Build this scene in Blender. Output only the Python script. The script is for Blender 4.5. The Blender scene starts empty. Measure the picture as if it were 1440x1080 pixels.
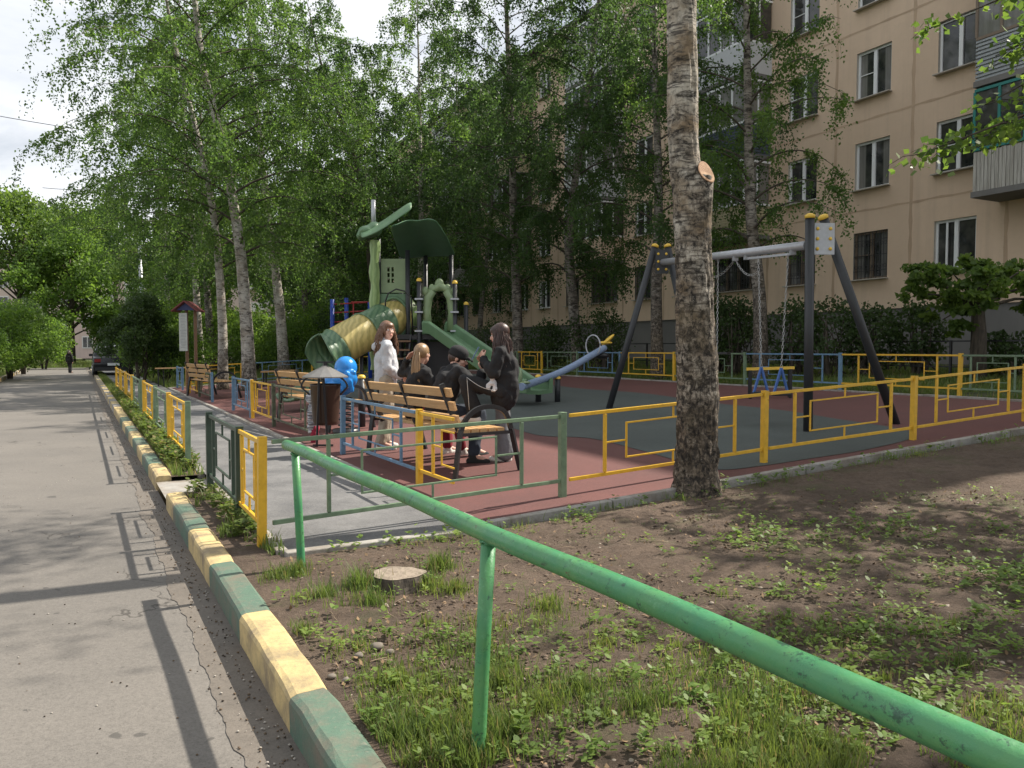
import bpy, bmesh, math, random
import numpy as np
from mathutils import Vector, Matrix, noise
PI = math.pi
sc = bpy.context.scene
COL = sc.collection
R = random.Random(7)
F = 1110.0; U0 = 720.0; V0 = 540.0; CAMZ = 1.3
PITCH = math.atan(50/F)
DX, DY = -0.4816, 0.8764          # direction of the road
NX, NY = 0.8764, 0.4816           # across it, towards the house

def ray(u, v):
    a = (u-U0)/F; b = (V0-v)/F
    return Vector((a, math.cos(PITCH)+b*math.sin(PITCH), -math.sin(PITCH)+b*math.cos(PITCH)))
def at(u, v, Y):
    r = ray(u, v); k = Y/r.y
    return Vector((r.x*k, Y, CAMZ+r.z*k))
def g(w): return 0.05*max(0.0, w-2.5)
def wof(x, y): return NX*x+NY*y
def tof(x, y): return DX*x+DY*y
def gz(x, y): return g(wof(x, y))
def W(t, w, z=None):
    return Vector((DX*t+NX*w, DY*t+NY*w, g(w) if z is None else z))
def gp(u, v):
    r = ray(u, v); lo, hi = 0.5, 200.0
    for _ in range(60):
        m = (lo+hi)/2; x = r.x*m; y = r.y*m; z = CAMZ+r.z*m
        if z > gz(x, y): lo = m
        else: hi = m
    return Vector((r.x*lo, r.y*lo, CAMZ+r.z*lo))

# ---------------------------------------------------------------- mesh helpers
class MB:
    def __init__(s): s.v = []; s.f = []; s.m = []; s.sm = []
    def add(s, vs, fs, mi=0, smooth=False):
        o = len(s.v); s.v += [tuple(p) for p in vs]
        for f in fs: s.f.append([i+o for i in f]); s.m.append(mi); s.sm.append(smooth)
    def box(s, c, d, rz=0.0, mi=0, M=None):
        hx, hy, hz = d[0]/2, d[1]/2, d[2]/2
        vs = [Vector((x, y, z)) for x in (-hx, hx) for y in (-hy, hy) for z in (-hz, hz)]
        if M is None: M = Matrix.Rotation(rz, 3, 'Z')
        vs = [M @ p + Vector(c) for p in vs]
        s.add(vs, [(0,1,3,2),(4,6,7,5),(0,4,5,1),(2,3,7,6),(0,2,6,4),(1,5,7,3)], mi)
    def bar(s, p0, p1, a, b=None, mi=0, up=(0,0,1)):
        b = a if b is None else b
        p0 = Vector(p0); p1 = Vector(p1); d = (p1-p0); L = d.length; d.normalize()
        u = Vector(up)
        if abs(d.dot(u)) > .95: u = Vector((NX, NY, 0))
        x = d.cross(u).normalized(); y = x.cross(d).normalized()
        M = Matrix((x, d, y)).transposed()
        s.box((p0+p1)/2, (a, L, b), mi=mi, M=M)
    def tube(s, pts, rs, n=10, mi=0, cap=True, smooth=True, dis=None):
        pts = [Vector(p) for p in pts]
        if not hasattr(rs, '__len__'): rs = [rs]*len(pts)
        up = Vector((0, 0, 1)); vs = []; prev = None
        for i, p in enumerate(pts):
            d = (pts[min(i+1, len(pts)-1)]-pts[max(i-1, 0)]).normalized()
            if prev is None:
                x = d.cross(up if abs(d.dot(up)) < .9 else Vector((1, 0, 0))).normalized()
            else: x = (prev-d*prev.dot(d)).normalized()
            prev = x; y = d.cross(x)
            for k in range(n):
                a = 2*PI*k/n; r = rs[i]
                q = p+(x*math.cos(a)+y*math.sin(a))*r
                if dis: q = q+(x*math.cos(a)+y*math.sin(a))*dis(q, a)
                vs.append(q)
        fs = []
        for i in range(len(pts)-1):
            for k in range(n):
                k2 = (k+1) % n
                fs.append((i*n+k, i*n+k2, (i+1)*n+k2, (i+1)*n+k))
        s.add(vs, fs, mi, smooth)
        if cap:
            o = len(s.v)-len(vs)
            s.f.append([o+k for k in range(n)][::-1]); s.m.append(mi); s.sm.append(False)
            s.f.append([o+(len(pts)-1)*n+k for k in range(n)]); s.m.append(mi); s.sm.append(False)
    def sphere(s, c, r, nu=14, nv=9, mi=0, M=None):
        r = (r, r, r) if not hasattr(r, '__len__') else r
        vs = []; fs = []; c = Vector(c)
        for j in range(nv+1):
            th = PI*j/nv
            for i in range(nu):
                ph = 2*PI*i/nu
                p = Vector((r[0]*math.sin(th)*math.cos(ph), r[1]*math.sin(th)*math.sin(ph), r[2]*math.cos(th)))
                if M is not None: p = M @ p
                vs.append(c+p)
        for j in range(nv):
            for i in range(nu):
                i2 = (i+1) % nu
                fs.append((j*nu+i, (j+1)*nu+i, (j+1)*nu+i2, j*nu+i2))
        s.add(vs, fs, mi, True)
    def lathe(s, prof, c=(0,0,0), n=24, mi=0, smooth=True):
        vs = []; fs = []; c = Vector(c)
        for (r, z) in prof:
            for k in range(n):
                a = 2*PI*k/n; vs.append(c+Vector((r*math.cos(a), r*math.sin(a), z)))
        for j in range(len(prof)-1):
            for k in range(n):
                k2 = (k+1) % n; fs.append((j*n+k, j*n+k2, (j+1)*n+k2, (j+1)*n+k))
        s.add(vs, fs, mi, smooth)
    def prism(s, poly, y0, y1, M=None, c=(0,0,0), mi=0):
        n = len(poly); c = Vector(c)
        vs = [Vector((x, y0, z)) for x, z in poly]+[Vector((x, y1, z)) for x, z in poly]
        if M is not None: vs = [M @ p for p in vs]
        vs = [p+c for p in vs]
        fs = [tuple(range(n)), tuple(range(2*n-1, n-1, -1))]
        fs += [(i, i+n, (i+1) % n+n, (i+1) % n) for i in range(n)]
        s.add(vs, fs, mi)
    def mesh(s, name, mats, off=None):
        me = bpy.data.meshes.new(name)
        vs = s.v if off is None else [(p[0]-off[0], p[1]-off[1], p[2]-off[2]) for p in s.v]
        me.from_pydata(vs, [], s.f)
        for m in (mats if isinstance(mats, (list, tuple)) else [mats]): me.materials.append(m)
        me.polygons.foreach_set('material_index', s.m)
        me.polygons.foreach_set('use_smooth', s.sm)
        me.update(); return me
    def build(s, name, mats, parent=None, world=True, bevel=0):
        off = parent.location if (parent is not None and world) else None
        o = bpy.data.objects.new(name, s.mesh(name, mats, off)); COL.objects.link(o)
        if parent is not None: o.parent = parent
        if bevel:
            b = o.modifiers.new('bevel', 'BEVEL'); b.width = bevel; b.segments = 2; b.limit_method = 'ANGLE'
        return o
def tag(o, label=None, cat=None, group=None, kind=None):
    if label: o['label'] = label
    if cat: o['category'] = cat
    if group: o['group'] = group
    if kind: o['kind'] = kind
    return o
def thing(name, label, cat, loc=(0,0,0), rz=0.0, group=None):
    o = bpy.data.objects.new(name, None); COL.objects.link(o)
    o.location = loc; o.rotation_euler = (0, 0, rz); o.empty_display_size = .1
    return tag(o, label, cat, group)
def struct(o): o['kind'] = 'structure'; return o
def copy_tree(o, parent=None):
    kids = list(o.children)
    c = o.copy(); COL.objects.link(c); c.parent = parent
    for k in kids: copy_tree(k, c)
    return c
def single(mb, name, mats, label, cat, loc=(0,0,0), group=None, bevel=0):
    "one-mesh thing with its origin at its base"
    o = bpy.data.objects.new(name, mb.mesh(name, mats, loc)); COL.objects.link(o); o.location = loc
    if bevel:
        b = o.modifiers.new('bevel', 'BEVEL'); b.width = bevel; b.segments = 2; b.limit_method = 'ANGLE'
    return tag(o, label, cat, group)

# ---------------------------------------------------------------- materials
def newmat(name):
    m = bpy.data.materials.new(name); m.use_nodes = True
    nt = m.node_tree; b = nt.nodes['Principled BSDF']
    return m, nt, b
def N(nt, t, **k):
    n = nt.nodes.new(t)
    for a, v in k.items():
        if a in n.inputs: n.inputs[a].default_value = v
        else: setattr(n, a, v)
    return n
def coords(nt, scale=(1,1,1), kind='Object'):
    tc = N(nt, 'ShaderNodeTexCoord'); mp = N(nt, 'ShaderNodeMapping'); mp.inputs['Scale'].default_value = scale
    nt.links.new(tc.outputs[kind], mp.inputs[0]); return mp.outputs[0]
def geo(nt, scale=(1,1,1), rz=0.0):
    tc = N(nt, 'ShaderNodeNewGeometry'); mp = N(nt, 'ShaderNodeMapping'); mp.inputs['Scale'].default_value = scale
    mp.inputs['Rotation'].default_value = (0, 0, rz)
    nt.links.new(tc.outputs['Position'], mp.inputs[0]); return mp.outputs[0]
def noi(nt, vec, scale, detail=4, rough=.6, dist=0):
    n = N(nt, 'ShaderNodeTexNoise'); n.inputs['Scale'].default_value = scale; n.inputs['Detail'].default_value = detail
    n.inputs['Roughness'].default_value = rough; n.inputs['Distortion'].default_value = dist
    nt.links.new(vec, n.inputs['Vector']); return n.outputs['Fac']
def ramp(nt, fac, stops):
    r = N(nt, 'ShaderNodeValToRGB'); cr = r.color_ramp
    while len(cr.elements) < len(stops): cr.elements.new(.5)
    for e, (p, c) in zip(cr.elements, stops):
        e.position = p; e.color = (c, c, c, 1) if not hasattr(c, '__len__') else (*c, 1)
    nt.links.new(fac, r.inputs[0]); return r.outputs[0]
def mix(nt, fac, a, b):
    m = N(nt, 'ShaderNodeMix'); m.data_type = 'RGBA'
    for s, x in ((0, fac), (6, a), (7, b)):
        if hasattr(x, 'links'): nt.links.new(x, m.inputs[s])
        elif s == 0: m.inputs[0].default_value = x
        else: m.inputs[s].default_value = (*x, 1)
    return m.outputs[2]
def bump(nt, b, h, strength=.5, dist=.01):
    n = N(nt, 'ShaderNodeBump'); n.inputs['Strength'].default_value = strength; n.inputs['Distance'].default_value = dist
    nt.links.new(h, n.inputs['Height']); nt.links.new(n.outputs[0], b.inputs['Normal'])
def paint(name, col, rough=.45, var=.25, rust=0.0, sc_=14, rustcol=(.09,.04,.02)):
    m, nt, b = newmat(name); v = geo(nt)
    n = noi(nt, v, sc_, 6); c2 = tuple(x*(1-var) for x in col)
    c = mix(nt, ramp(nt, n, [(.35, 0), (.65, 1)]), col, c2)
    if rust:
        n2 = noi(nt, v, 22, 8, .7)
        c = mix(nt, ramp(nt, n2, [(.72-rust*.2, 0), (.76-rust*.2, 1)]), c, rustcol)
    nt.links.new(c, b.inputs['Base Color']); b.inputs['Roughness'].default_value = rough
    bump(nt, b, noi(nt, v, 60, 3), .25, .002)
    return m
def plain(name, col, rough=.6, metal=0, sc_=20, var=.2):
    m, nt, b = newmat(name); v = coords(nt)
    c = mix(nt, noi(nt, v, sc_, 5), tuple(x*(1+var) for x in col), tuple(x*(1-var) for x in col))
    nt.links.new(c, b.inputs['Base Color']); b.inputs['Roughness'].default_value = rough; b.inputs['Metallic'].default_value = metal
    return m
M = {}
M['yellow'] = paint('yellow_paint', (.72, .42, .03), .4, .2, .35)
M['green'] = paint('dull_green_paint', (.16, .235, .14), .45, .3, .3)
M['dark_green'] = paint('dark_green_paint', (.035, .06, .04), .45, .3, .3)
M['blue'] = paint('pale_blue_paint', (.13, .24, .36), .45, .25, .4)
M['rusty'] = paint('weathered_green_paint', (.10, .12, .07), .6, .5, .75)
def railmat():
    m, nt, b = newmat('bright_green_paint'); v = geo(nt); l = geo(nt, (30, 30, 4))
    c = mix(nt, ramp(nt, noi(nt, v, 5, 6, .65), [(.35, 0), (.65, 1)]), (.045, .215, .10), (.085, .25, .085))
    c = mix(nt, ramp(nt, noi(nt, v, 28, 6, .75), [(.60, 0), (.72, .7)]), c, (.16, .36, .20))
    c = mix(nt, ramp(nt, noi(nt, v, 30, 8, .8), [(.57, 0), (.61, .9)]), c, (.025, .075, .045)); c = mix(nt, ramp(nt, noi(nt, v, 19, 9, .82), [(.63, 0), (.65, .95)]), c, (.10, .055, .03))
    nt.links.new(c, b.inputs['Base Color']); nt.links.new(ramp(nt, noi(nt, v, 12, 5), [(.3, .22), (.7, .5)]), b.inputs['Roughness'])
    bump(nt, b, noi(nt, v, 35, 6, .7), .5, .004); return m
M['rail'] = railmat()
M['black'] = plain('black_metal', (.015, .015, .017), .4)
M['char'] = plain('charcoal_post', (.028, .03, .034), .45)
M['steel'] = plain('grey_steel', (.42, .43, .46), .35, .3)
M['chain'] = plain('galvanised_chain', (.5, .5, .5), .35, .7)
M['capy'] = plain('yellow_plastic', (.75, .48, .06), .35)
def wood(name, a, b_):
    m, nt, b = newmat(name); v = coords(nt, (1.5, 18, 18))
    c = mix(nt, ramp(nt, noi(nt, v, 3, 6, .65, 1.0), [(.3, 0), (.7, 1)]), a, b_)
    nt.links.new(c, b.inputs['Base Color']); b.inputs['Roughness'].default_value = .5
    bump(nt, b, noi(nt, v, 6, 4), .3, .003); return m
M['wood'] = wood('varnished_pine', (.58, .36, .17), (.42, .24, .10))
M['wooddk'] = wood('brown_board', (.22, .12, .06), (.12, .06, .03))
M['kerb_y'] = None
def kerbmat(name, col, side):
    m, nt, b = newmat(name); v = geo(nt)
    n = noi(nt, v, 9, 8, .7); n2 = noi(nt, v, 45, 5, .7)
    c = mix(nt, ramp(nt, n, [(.38, 0), (.62, 1)]), col, tuple(x*.72+.02 for x in col))
    c = mix(nt, ramp(nt, n2, [(.56, 0), (.72, .75)]), c, (.22, .19, .15))
    n3 = noi(nt, v, 3.5, 6, .7)
    c = mix(nt, ramp(nt, n3, [(.46, 0), (.64, .75)]), c, (.17, .135, .10))
    nt.links.new(c, b.inputs['Base Color']); b.inputs['Roughness'].default_value = .75
    bump(nt, b, n2, .6, .006); return m
M['kerb_y'] = kerbmat('yellow_kerb_paint', (.58, .44, .20), 0)
M['kerb_g'] = kerbmat('green_kerb_paint', (.085, .15, .105), 0)
M['concrete'] = kerbmat('pale_concrete', (.34, .32, .29), 0)
def asphalt(name, a, b_, sc_=1.0, speck=.5, cracks=False):
    m, nt, b = newmat(name); v = geo(nt)
    big = noi(nt, v, .5*sc_, 5, .6); fine = noi(nt, v, 120, 3, .8); mid = noi(nt, v, 7*sc_, 6, .7)
    c = mix(nt, ramp(nt, big, [(.35, 0), (.65, 1)]), a, b_)
    c = mix(nt, ramp(nt, mid, [(.5, 0), (.8, .35)]), c, tuple(x*.6 for x in a))
    c = mix(nt, ramp(nt, fine, [(.35, .0), (.75, speck)]), c, tuple(min(1, x*1.7) for x in a))
    c = mix(nt, ramp(nt, fine, [(.2, .6), (.42, 0)]), c, tuple(x*.35 for x in a))
    grit = noi(nt, v, 38, 6, .85); c = mix(nt, ramp(nt, grit, [(.36, .45), (.5, 0)]), c, tuple(x*.5 for x in a)); c = mix(nt, ramp(nt, grit, [(.54, 0), (.7, .4)]), c, tuple(min(1, x*1.6) for x in a))
    c = mix(nt, ramp(nt, noi(nt, v, 1.6*sc_, 7, .7, .5), [(.5, 0), (.66, .35)]), c, tuple(x*.62+.01 for x in a))
    if cracks:
        vo = N(nt, 'ShaderNodeTexVoronoi', feature='DISTANCE_TO_EDGE'); vo.inputs['Scale'].default_value = .9
        dv = N(nt, 'ShaderNodeVectorMath', operation='ADD'); nn = N(nt, 'ShaderNodeTexNoise'); nn.inputs['Scale'].default_value = 2.5; nn.inputs['Detail'].default_value = 6
        nt.links.new(v, nn.inputs['Vector']); nt.links.new(v, dv.inputs[0]); nt.links.new(nn.outputs['Color'], dv.inputs[1])
        nt.links.new(dv.outputs[0], vo.inputs['Vector'])
        cr = ramp(nt, vo.outputs['Distance'], [(.004, 1), (.012, 0)])
        gate = ramp(nt, noi(nt, v, .55, 2), [(.55, 0), (.62, .8)])
        mm = N(nt, 'ShaderNodeMath', operation='MULTIPLY'); nt.links.new(cr, mm.inputs[0]); nt.links.new(gate, mm.inputs[1])
        c = mix(nt, mm.outputs[0], c, (.04, .035, .03))
        sp = ramp(nt, noi(nt, v, 5.5, 2, .4), [(.735, 0), (.75, .8)])
        c = mix(nt, sp, c, (.06, .055, .05))
    nt.links.new(c, b.inputs['Base Color']); b.inputs['Roughness'].default_value = .8
    bump(nt, b, fine, .5, .004); return m
M['road'] = asphalt('road_asphalt', (.142, .129, .114), (.10, .092, .083), 1, .5, True)
M['gutter'] = asphalt('gutter_grit', (.105, .09, .075), (.15, .13, .11), 3, .5)
M['path'] = asphalt('path_asphalt', (.145, .142, .14), (.042, .043, .046), 4.2, .7)  # strong pale and dark blotches put chalky marks and sun dapple into the colour
M['red'] = asphalt('red_rubber_crumb', (.125, .046, .04), (.085, .034, .031), 1.2, .35)
M['grey'] = asphalt('grey_green_rubber_crumb', (.072, .084, .077), (.046, .055, .052), 1.2, .35)
def soil():
    m, nt, b = newmat('dry_soil'); v = geo(nt)
    n = noi(nt, v, 1.3, 8, .65); f = noi(nt, v, 34, 10, .82); ff = noi(nt, v, 150, 4, .85)
    c = mix(nt, ramp(nt, n, [(.38, 0), (.62, 1)]), (.175, .122, .086), (.11, .074, .05))
    c = mix(nt, ramp(nt, f, [(.5, 0), (.7, .6)]), c, (.26, .19, .14))
    c = mix(nt, ramp(nt, f, [(.32, .85), (.48, 0)]), c, (.035, .022, .014)); c = mix(nt, ramp(nt, noi(nt, v, 6, 8, .75), [(.5, 0), (.62, .55)]), c, (.07, .045, .03))
    c = mix(nt, ramp(nt, ff, [(.62, 0), (.74, .6)]), c, (.33, .27, .2))
    c = mix(nt, ramp(nt, noi(nt, v, 2.2, 7, .7), [(.54, 0), (.66, .45)]), c, (.075, .095, .028))
    nt.links.new(c, b.inputs['Base Color']); b.inputs['Roughness'].default_value = .95
    bump(nt, b, f, 1.0, .05); return m
M['soil'] = soil()
def turf():
    m, nt, b = newmat('turf'); v = geo(nt)
    n = noi(nt, v, .8, 8, .7); f = noi(nt, v, 30, 6, .8)
    c = mix(nt, ramp(nt, n, [(.4, 0), (.62, 1)]), (.05, .085, .022), (.08, .06, .035))
    c = mix(nt, ramp(nt, f, [(.4, 0), (.7, .6)]), c, (.09, .14, .035))
    nt.links.new(c, b.inputs['Base Color']); b.inputs['Roughness'].default_value = .95
    bump(nt, b, f, 1, .05); return m
M['turf'] = turf()
def leafmat(name, a, b_, tr=.5, dark=None, straw=False):
    m, nt, b = newmat(name)
    at_ = N(nt, 'ShaderNodeAttribute', attribute_name='rnd')
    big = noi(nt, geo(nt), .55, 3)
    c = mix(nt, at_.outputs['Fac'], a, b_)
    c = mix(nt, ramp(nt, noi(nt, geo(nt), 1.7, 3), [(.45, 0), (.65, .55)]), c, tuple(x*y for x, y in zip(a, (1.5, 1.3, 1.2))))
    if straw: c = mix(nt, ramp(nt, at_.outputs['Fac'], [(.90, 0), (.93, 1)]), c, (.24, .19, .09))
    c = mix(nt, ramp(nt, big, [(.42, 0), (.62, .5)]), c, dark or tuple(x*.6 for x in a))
    nt.links.new(c, b.inputs['Base Color']); b.inputs['Roughness'].default_value = .5
    b.inputs['Specular IOR Level'].default_value = .35
    t = N(nt, 'ShaderNodeBsdfTranslucent'); 
    hs = N(nt, 'ShaderNodeHueSaturation'); hs.inputs['Hue'].default_value = .492; hs.inputs['Saturation'].default_value = 1.1; hs.inputs['Value'].default_value = 1.9
    nt.links.new(c, hs.inputs['Color']); nt.links.new(hs.outputs[0], t.inputs['Color'])
    ms = N(nt, 'ShaderNodeMixShader'); ms.inputs[0].default_value = tr
    nt.links.new(b.outputs[0], ms.inputs[1]); nt.links.new(t.outputs[0], ms.inputs[2])
    nt.links.new(ms.outputs[0], nt.nodes['Material Output'].inputs['Surface']); return m
M['birch_leaf'] = leafmat('birch_leaves', (.10, .175, .042), (.045, .092, .027))
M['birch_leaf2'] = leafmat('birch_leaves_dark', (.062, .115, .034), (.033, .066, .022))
M['maple_leaf'] = leafmat('maple_leaves', (.115, .185, .04), (.06, .11, .028))
M['bush_leaf'] = leafmat('bush_leaves', (.13, .22, .045), (.07, .13, .03))
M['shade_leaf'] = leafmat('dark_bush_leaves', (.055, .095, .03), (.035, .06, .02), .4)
M['grass'] = leafmat('grass_blades', (.13, .18, .045), (.07, .115, .03), .4, straw=True)
M['weed'] = leafmat('weed_leaves', (.17, .25, .06), (.10, .17, .04), .45)
def bark(name='birch_bark', A=(.52, .49, .44), B=(.30, .26, .21), plo=.54, llo=.56):
    m, nt, b = newmat(name)
    v = geo(nt)
    vz = geo(nt, (5, 5, 46)); vz2 = geo(nt, (5, 5, 12)); vv = geo(nt, (21, 21, 15))
    lines = noi(nt, vz, 1, 4, .6); patch = noi(nt, vz2, 1, 9, .78, .9); fur = noi(nt, vv, 1, 9, .8, .5)
    c = mix(nt, ramp(nt, noi(nt, v, 4, 5), [(.35, 0), (.65, 1)]), A, B)
    c = mix(nt, ramp(nt, lines, [(llo, 0), (llo+.08, .85)]), c, (.06, .05, .045))
    c = mix(nt, ramp(nt, patch, [(plo, 0), (plo+.07, .95)]), c, (.035, .028, .022))
    at_ = N(nt, 'ShaderNodeAttribute', attribute_name='hgt')
    ad = N(nt, 'ShaderNodeMath', operation='ADD'); nt.links.new(at_.outputs['Fac'], ad.inputs[0])
    sub = N(nt, 'ShaderNodeMath', operation='MULTIPLY_ADD'); nt.links.new(fur, sub.inputs[0]); sub.inputs[1].default_value = 3.2; sub.inputs[2].default_value = -1.6
    nt.links.new(sub.outputs[0], ad.inputs[1])
    low = ramp(nt, ad.outputs[0], [(.15, 1), (.75, 0)])
    rough_c = mix(nt, ramp(nt, fur, [(.44, 0), (.58, 1)]), (.022, .017, .013), (.19, .145, .10)); rough_c = mix(nt, ramp(nt, noi(nt, geo(nt, (30, 30, 22)), 1, 6, .8), [(.60, 0), (.68, .8)]), rough_c, (.46, .41, .34))
    c = mix(nt, low, c, rough_c)
    c = mix(nt, ramp(nt, noi(nt, v, 2.3, 6), [(.55, 0), (.7, .4)]), c, (.13, .10, .05))
    nt.links.new(c, b.inputs['Base Color']); b.inputs['Roughness'].default_value = .8
    ad2 = N(nt, 'ShaderNodeMath', operation='SUBTRACT'); nt.links.new(fur, ad2.inputs[0]); nt.links.new(ramp(nt, patch, [(.5, 0), (.65, 1)]), ad2.inputs[1])
    bump(nt, b, ad2.outputs[0], .8, .02); return m
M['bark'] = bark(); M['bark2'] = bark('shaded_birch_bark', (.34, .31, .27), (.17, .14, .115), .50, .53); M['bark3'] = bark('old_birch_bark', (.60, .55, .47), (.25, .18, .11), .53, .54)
def darkbark():
    m, nt, b = newmat('dark_bark'); vv = geo(nt, (18, 18, 3)); f = noi(nt, vv, 1, 6, .7)
    c = mix(nt, ramp(nt, f, [(.35, 0), (.65, 1)]), (.03, .024, .018), (.10, .08, .06))
    nt.links.new(c, b.inputs['Base Color']); b.inputs['Roughness'].default_value = .9; bump(nt, b, f, .8, .02); return m
M['dbark'] = darkbark()
# ================================================================ SETTING
def strip(name, t0, t1, w0, w1, z, mat, nt_=1, nw=1, lift=0.0):
    mb = MB(); vs = []; fs = []
    for i in range(nt_+1):
        for j in range(nw+1):
            t = t0+(t1-t0)*i/nt_; w = w0+(w1-w0)*j/nw
            vs.append(W(t, w, (g(w)+lift) if z is None else z))
    for i in range(nt_):
        for j in range(nw):
            a = i*(nw+1)+j; fs.append((a, a+nw+1, a+nw+2, a+1))
    mb.add(vs, fs, 0, False); return struct(mb.build(name, mat))
# big ground sheet following the slope
mb = MB(); ws = [-600, -60, -20, -3.3, -2.96, -2.95, .79, .80, 2.5, 12.5, 20.4, 30, 60, 600]
zs = [-.1, -.1, -.06, -.06, -.06, -.30, -.30, -.05, -.05, g(12.5)-.04, g(20.4)-.02, g(20.4), g(20.4), g(20.4)]
ts = [-300, -30, 0, 30, 60, 90, 700]
vs = [W(t, w, z) for t in ts for w, z in zip(ws, zs)]; nw = len(ws)
fs = [(i*nw+j, (i+1)*nw+j, (i+1)*nw+j+1, i*nw+j+1) for i in range(len(ts)-1) for j in range(nw-1)]
mb.add(vs, fs); struct(mb.build('ground', M['turf']))
strip('road', -30, 66, -2.95, .60, -.13, M['road'])
mb = MB(); n = 1500; vs = []
for i in range(n+1):
    t = -4+70*(i/n)**1.6; e = .46+.05*noise.fractal(Vector((t*1.3, 0, 2)), 1, 2, 5)+.012*noise.noise(Vector((t*14, 3, 0))); vs += [W(t, e, -.1265), W(t, .672, -.1265)]
mb.add(vs, [(2*i, 2*i+2, 2*i+3, 2*i+1) for i in range(n)]); struct(mb.build('gutter', M['gutter']))
mb = MB()
for _ in range(1300):
    t = 2.0+R.random()**1.7*22; w_ = .64-abs(R.gauss(0, .09)); s = R.uniform(.002, .007); mb.sphere(W(t, w_, -.122), (s, s*.8, s*.6), 5, 4, mi=R.choice([0, 0, 1, 2]))
for _ in range(500):
    t = 1.5+R.random()**1.5*14; w_ = R.uniform(-2.2, .5); s = R.uniform(.002, .006); mb.sphere(W(t, w_, -.127), (s, s*.8, s*.6), 5, 4, mi=R.choice([0, 1, 2]))
o = mb.build('road_grit', [plain('grit_brown', (.12, .085, .055), .95), plain('grit_pale', (.35, .32, .28), .9), plain('grit_dark', (.04, .03, .022), .95)]); o['kind'] = 'stuff'
strip('path', 5.02, 60, 1.12, 2.5, None, M['path'], 1, 1, .012)
strip('entry_path', 7.62, 8.6, .66, 1.12, -.04, M['concrete'], 1, 1).data  # slab crossing the verge
# red rubber surface
strip('playground_surface', 5.1, 27.5, 2.56, 12.25, None, M['red'], 1, 4, .02)
# grey rubber shape
pix = [(395,533),(436,549),(500,563),(560,572),(640,585),(715,603),(760,615),(830,619),(900,636),(960,653),(1010,664),(1075,658),(1140,648),(1215,636),(1285,618),(1268,606),(1180,592),(1100,579),(1000,568),(900,554),(800,546),(700,530),(600,522),(500,520),(430,522)]
pts = []
for u, v in pix:
    p = gp(u, v); t = max(5.12, tof(p.x, p.y)); w = wof(p.x, p.y); pts.append((t, w))
sm_ = []
n = len(pts)
for i in range(n):
    p0, p1, p2, p3 = pts[i-1], pts[i], pts[(i+1) % n], pts[(i+2) % n]
    for k in range(5):
        s = k/5
        q = [0.5*((2*p1[c])+(-p0[c]+p2[c])*s+(2*p0[c]-5*p1[c]+4*p2[c]-p3[c])*s*s+(-p0[c]+3*p1[c]-3*p2[c]+p3[c])*s**3) for c in (0, 1)]
        sm_.append((max(5.12, q[0]), q[1]))
mb = MB(); mb.add([W(t, w, g(w)+.025) for t, w in sm_], [tuple(range(len(sm_)))])
struct(mb.build('grey_surface', M['grey']))
# concrete edgings
def edging(t0, t1, w0, w1, z0=.045):
    mb = MB(); L = math.hypot(t1-t0, w1-w0); n = max(1, int(L/1.0))
    for i in range(n):
        a = i/n+.004/L*1.5; b = (i+1)/n-.004/L*1.5
        p = W(t0+(t1-t0)*a, w0+(w1-w0)*a); q = W(t0+(t1-t0)*b, w0+(w1-w0)*b)
        jz = R.uniform(-.006, .006)
        mb.bar(p+Vector((0,0,z0-.08+jz)), q+Vector((0,0,z0-.08+jz)), .075, .16)
    o = mb.build('edging', M['concrete'], bevel=.008); struct(o); return o
edging(5.06, 27, 2.53, 2.53, .05); edging(5.06, 5.06, 2.58, 12.4, .05); edging(4.96, 4.96, 1.1, 2.56, .035)
edging(8.7, 58, 1.10, 1.10, .03); edging(5.0, 7.6, 1.10, 1.10, .03); edging(5.1, 27.5, 12.3, 12.3, .05); edging(27.5, 27.5, 2.5, 12.4, .05)
# near soil with real lumps
def soilpatch(name, t0, t1, w0, w1, step, amp):
    nt_ = int((t1-t0)/step); nw_ = int((w1-w0)/step); vs = []; fs = []
    for i in range(nt_+1):
        for j in range(nw_+1):
            t = t0+(t1-t0)*i/nt_; w = w0+(w1-w0)*j/nw_
            h = noise.fractal(Vector((t*1.1, w*1.1, 3)), 1, 2, 4)*amp*.9+noise.fractal(Vector((t*9, w*9, 0)), .8, 2, 4)*amp*.34
            e = min(1, (w-w0)/.25, (t1-t)/.2, (w1-w)/.3); e = max(0, e)
            vs.append(W(t, w, g(w)+.004+h*e))
    for i in range(nt_):
        for j in range(nw_):
            a = i*(nw_+1)+j; fs.append((a, a+nw_+1, a+nw_+2, a+1))
    mb = MB(); mb.add(vs, fs, 0, True); return struct(mb.build(name, M['soil']))
soilpatch('soil', -2.5, 4.93, .80, 12.4, .032, .034)
soilpatch('verge_soil', 4.93, 7.62, .80, 1.08, .05, .015)
soilpatch('verge_soil', 8.6, 58, .80, 1.07, .14, .015)
soilpatch('soil', -2.5, 5.1, 12.4, 20.3, .3, .02)

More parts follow.
